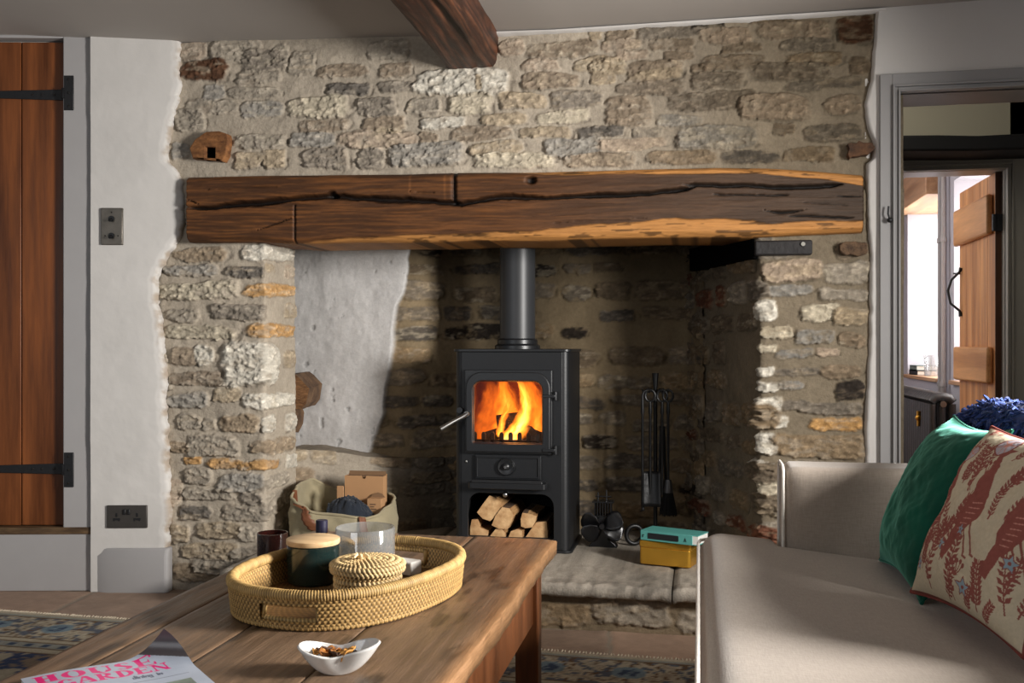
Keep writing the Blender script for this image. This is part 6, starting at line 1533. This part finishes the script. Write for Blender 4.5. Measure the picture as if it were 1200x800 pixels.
# blue shaggy throw over the sofa back
M_shag = mat('cobalt wool', rgb(18, 38, 92), col2=rgb(34, 64, 136), vscale=40, rough=.9, sheen=.3)
cl_ = [Vector(p) for p in ((.590, 2.32, .745), (.612, 2.25, .772), (.640, 2.15, .770), (.668, 2.04, .754), (.70, 1.94, .742), (.72, 1.82, .738))]
th_ = thing('blue_throw', 'shaggy cobalt blue throw bunched on the sofa back above the green cushion', 'throw', (.62, 2.1, .74))
b = MB(); b.tube(cl_, [.02, .034, .036, .036, .034, .030], 14); b.tube([p + Vector((.035, 0, -.02)) for p in cl_], .030, 12); b.build('knitted_core', M_shag, th_)
b = MB(); rng = random.Random(3)
for i in range(2600):
    f = rng.random() * (len(cl_) - 1.001); k = int(f); p = cl_[k].lerp(cl_[k + 1], f - k); a = rng.uniform(0, 2 * PI)
    d = Vector((math.cos(a) * .9, rng.uniform(-.7, .7), math.sin(a))).normalized(); r0 = .030
    p0 = p + d * r0 * .8; p1 = p + d * (r0 + rng.uniform(.006, .014)) + Vector((rng.uniform(-.008, .008), rng.uniform(-.01, .01), -.002)); p2 = p1 + d * rng.uniform(.001, .010) + Vector((rng.uniform(-.01, .01), rng.uniform(-.012, .012), -rng.uniform(.002, .014)))
    b.tube([p0, p1, p2], [.0034, .0034, .0016], 4)
f_ = b.build('shaggy_pile', M_shag, th_); f_['kind'] = 'stuff'
# ================================================================== LIGHT, SKY AND CAMERA
w = bpy.data.worlds.new('World'); SC.world = w; w.use_nodes = True
bg = w.node_tree.nodes['Background']; bg.inputs[0].default_value = (.86, .93, 1.0, 1); bg.inputs[1].default_value = .19
def area(name, loc, target, sx, sy, power, col=(1, 1, 1), spread=180):
    l = bpy.data.lights.new(name, 'AREA'); l.shape = 'RECTANGLE'; l.size = sx; l.size_y = sy; l.energy = power; l.color = col; l.spread = R(spread)
    o = bpy.data.objects.new(name, l); COL.objects.link(o); o.location = loc
    o.rotation_euler = (Vector(target) - Vector(loc)).to_track_quat('-Z', 'Y').to_euler(); return o
area('room_window_light', (1.66, 1.72, 1.28), (-1.6, 2.25, .85), .50, .62, 88, (1, .97, .93), 112)
area('rear_fill_light', (-2.1, -1.0, 1.6), (-.2, 3.4, .9), 1.6, 1.3, 22, (.93, .96, 1))  # added fill behind the camera, lifts the recess and right reveal
area('far_window_light', (XW + .42, (W1[0] + W1[1]) / 2, 1.35), (0, 7.4, 1.1), 1.0, 1.2, 75, (1, 1, 1))
area('far_window_light', (XW + .42, (W2[0] + W2[1]) / 2, 1.35), (0, 6.2, 1.1), 1.2, 1.2, 70, (1, 1, 1))
area('far_side_fill', (.0, 6.2, 1.7), (1.5, 5.6, 1.1), 1.0, 1.0, 14, (1, .97, .93))  # added unseen fill to brighten the open plank door
area('lobby_fill', (.5, 4.3, 2.3), (.9, 4.6, 0), .6, .5, 6, (1, .95, .86))  # added overhead fill to brighten the lobby and far door
p = bpy.data.lights.new('fire_glow', 'POINT'); p.energy = 1.5; p.color = (1, .36, .08); p.shadow_soft_size = .04
o = bpy.data.objects.new('fire_glow', p); COL.objects.link(o); o.location = ((gx0 + gx1) / 2 + .01, YS + .08, gz0 + .085)
cam = bpy.data.cameras.new('Camera'); cam.sensor_width = 36; cam.lens = FPX * 36 / 1200; cam.shift_y = 5 / 1200; cam.clip_start = .05
co = bpy.data.objects.new('Camera', cam); COL.objects.link(co); co.location = (0, 0, EYE); co.rotation_euler = (R(90), 0, TH); SC.camera = co
SC.view_settings.view_transform = 'Standard'; SC.view_settings.look = 'None'; SC.view_settings.exposure = -0.16
SC.cycles.use_denoising = True; SC.cycles.max_bounces = 8; SC.cycles.transparent_max_bounces = 16
SC.cycles.sample_clamp_indirect = 6
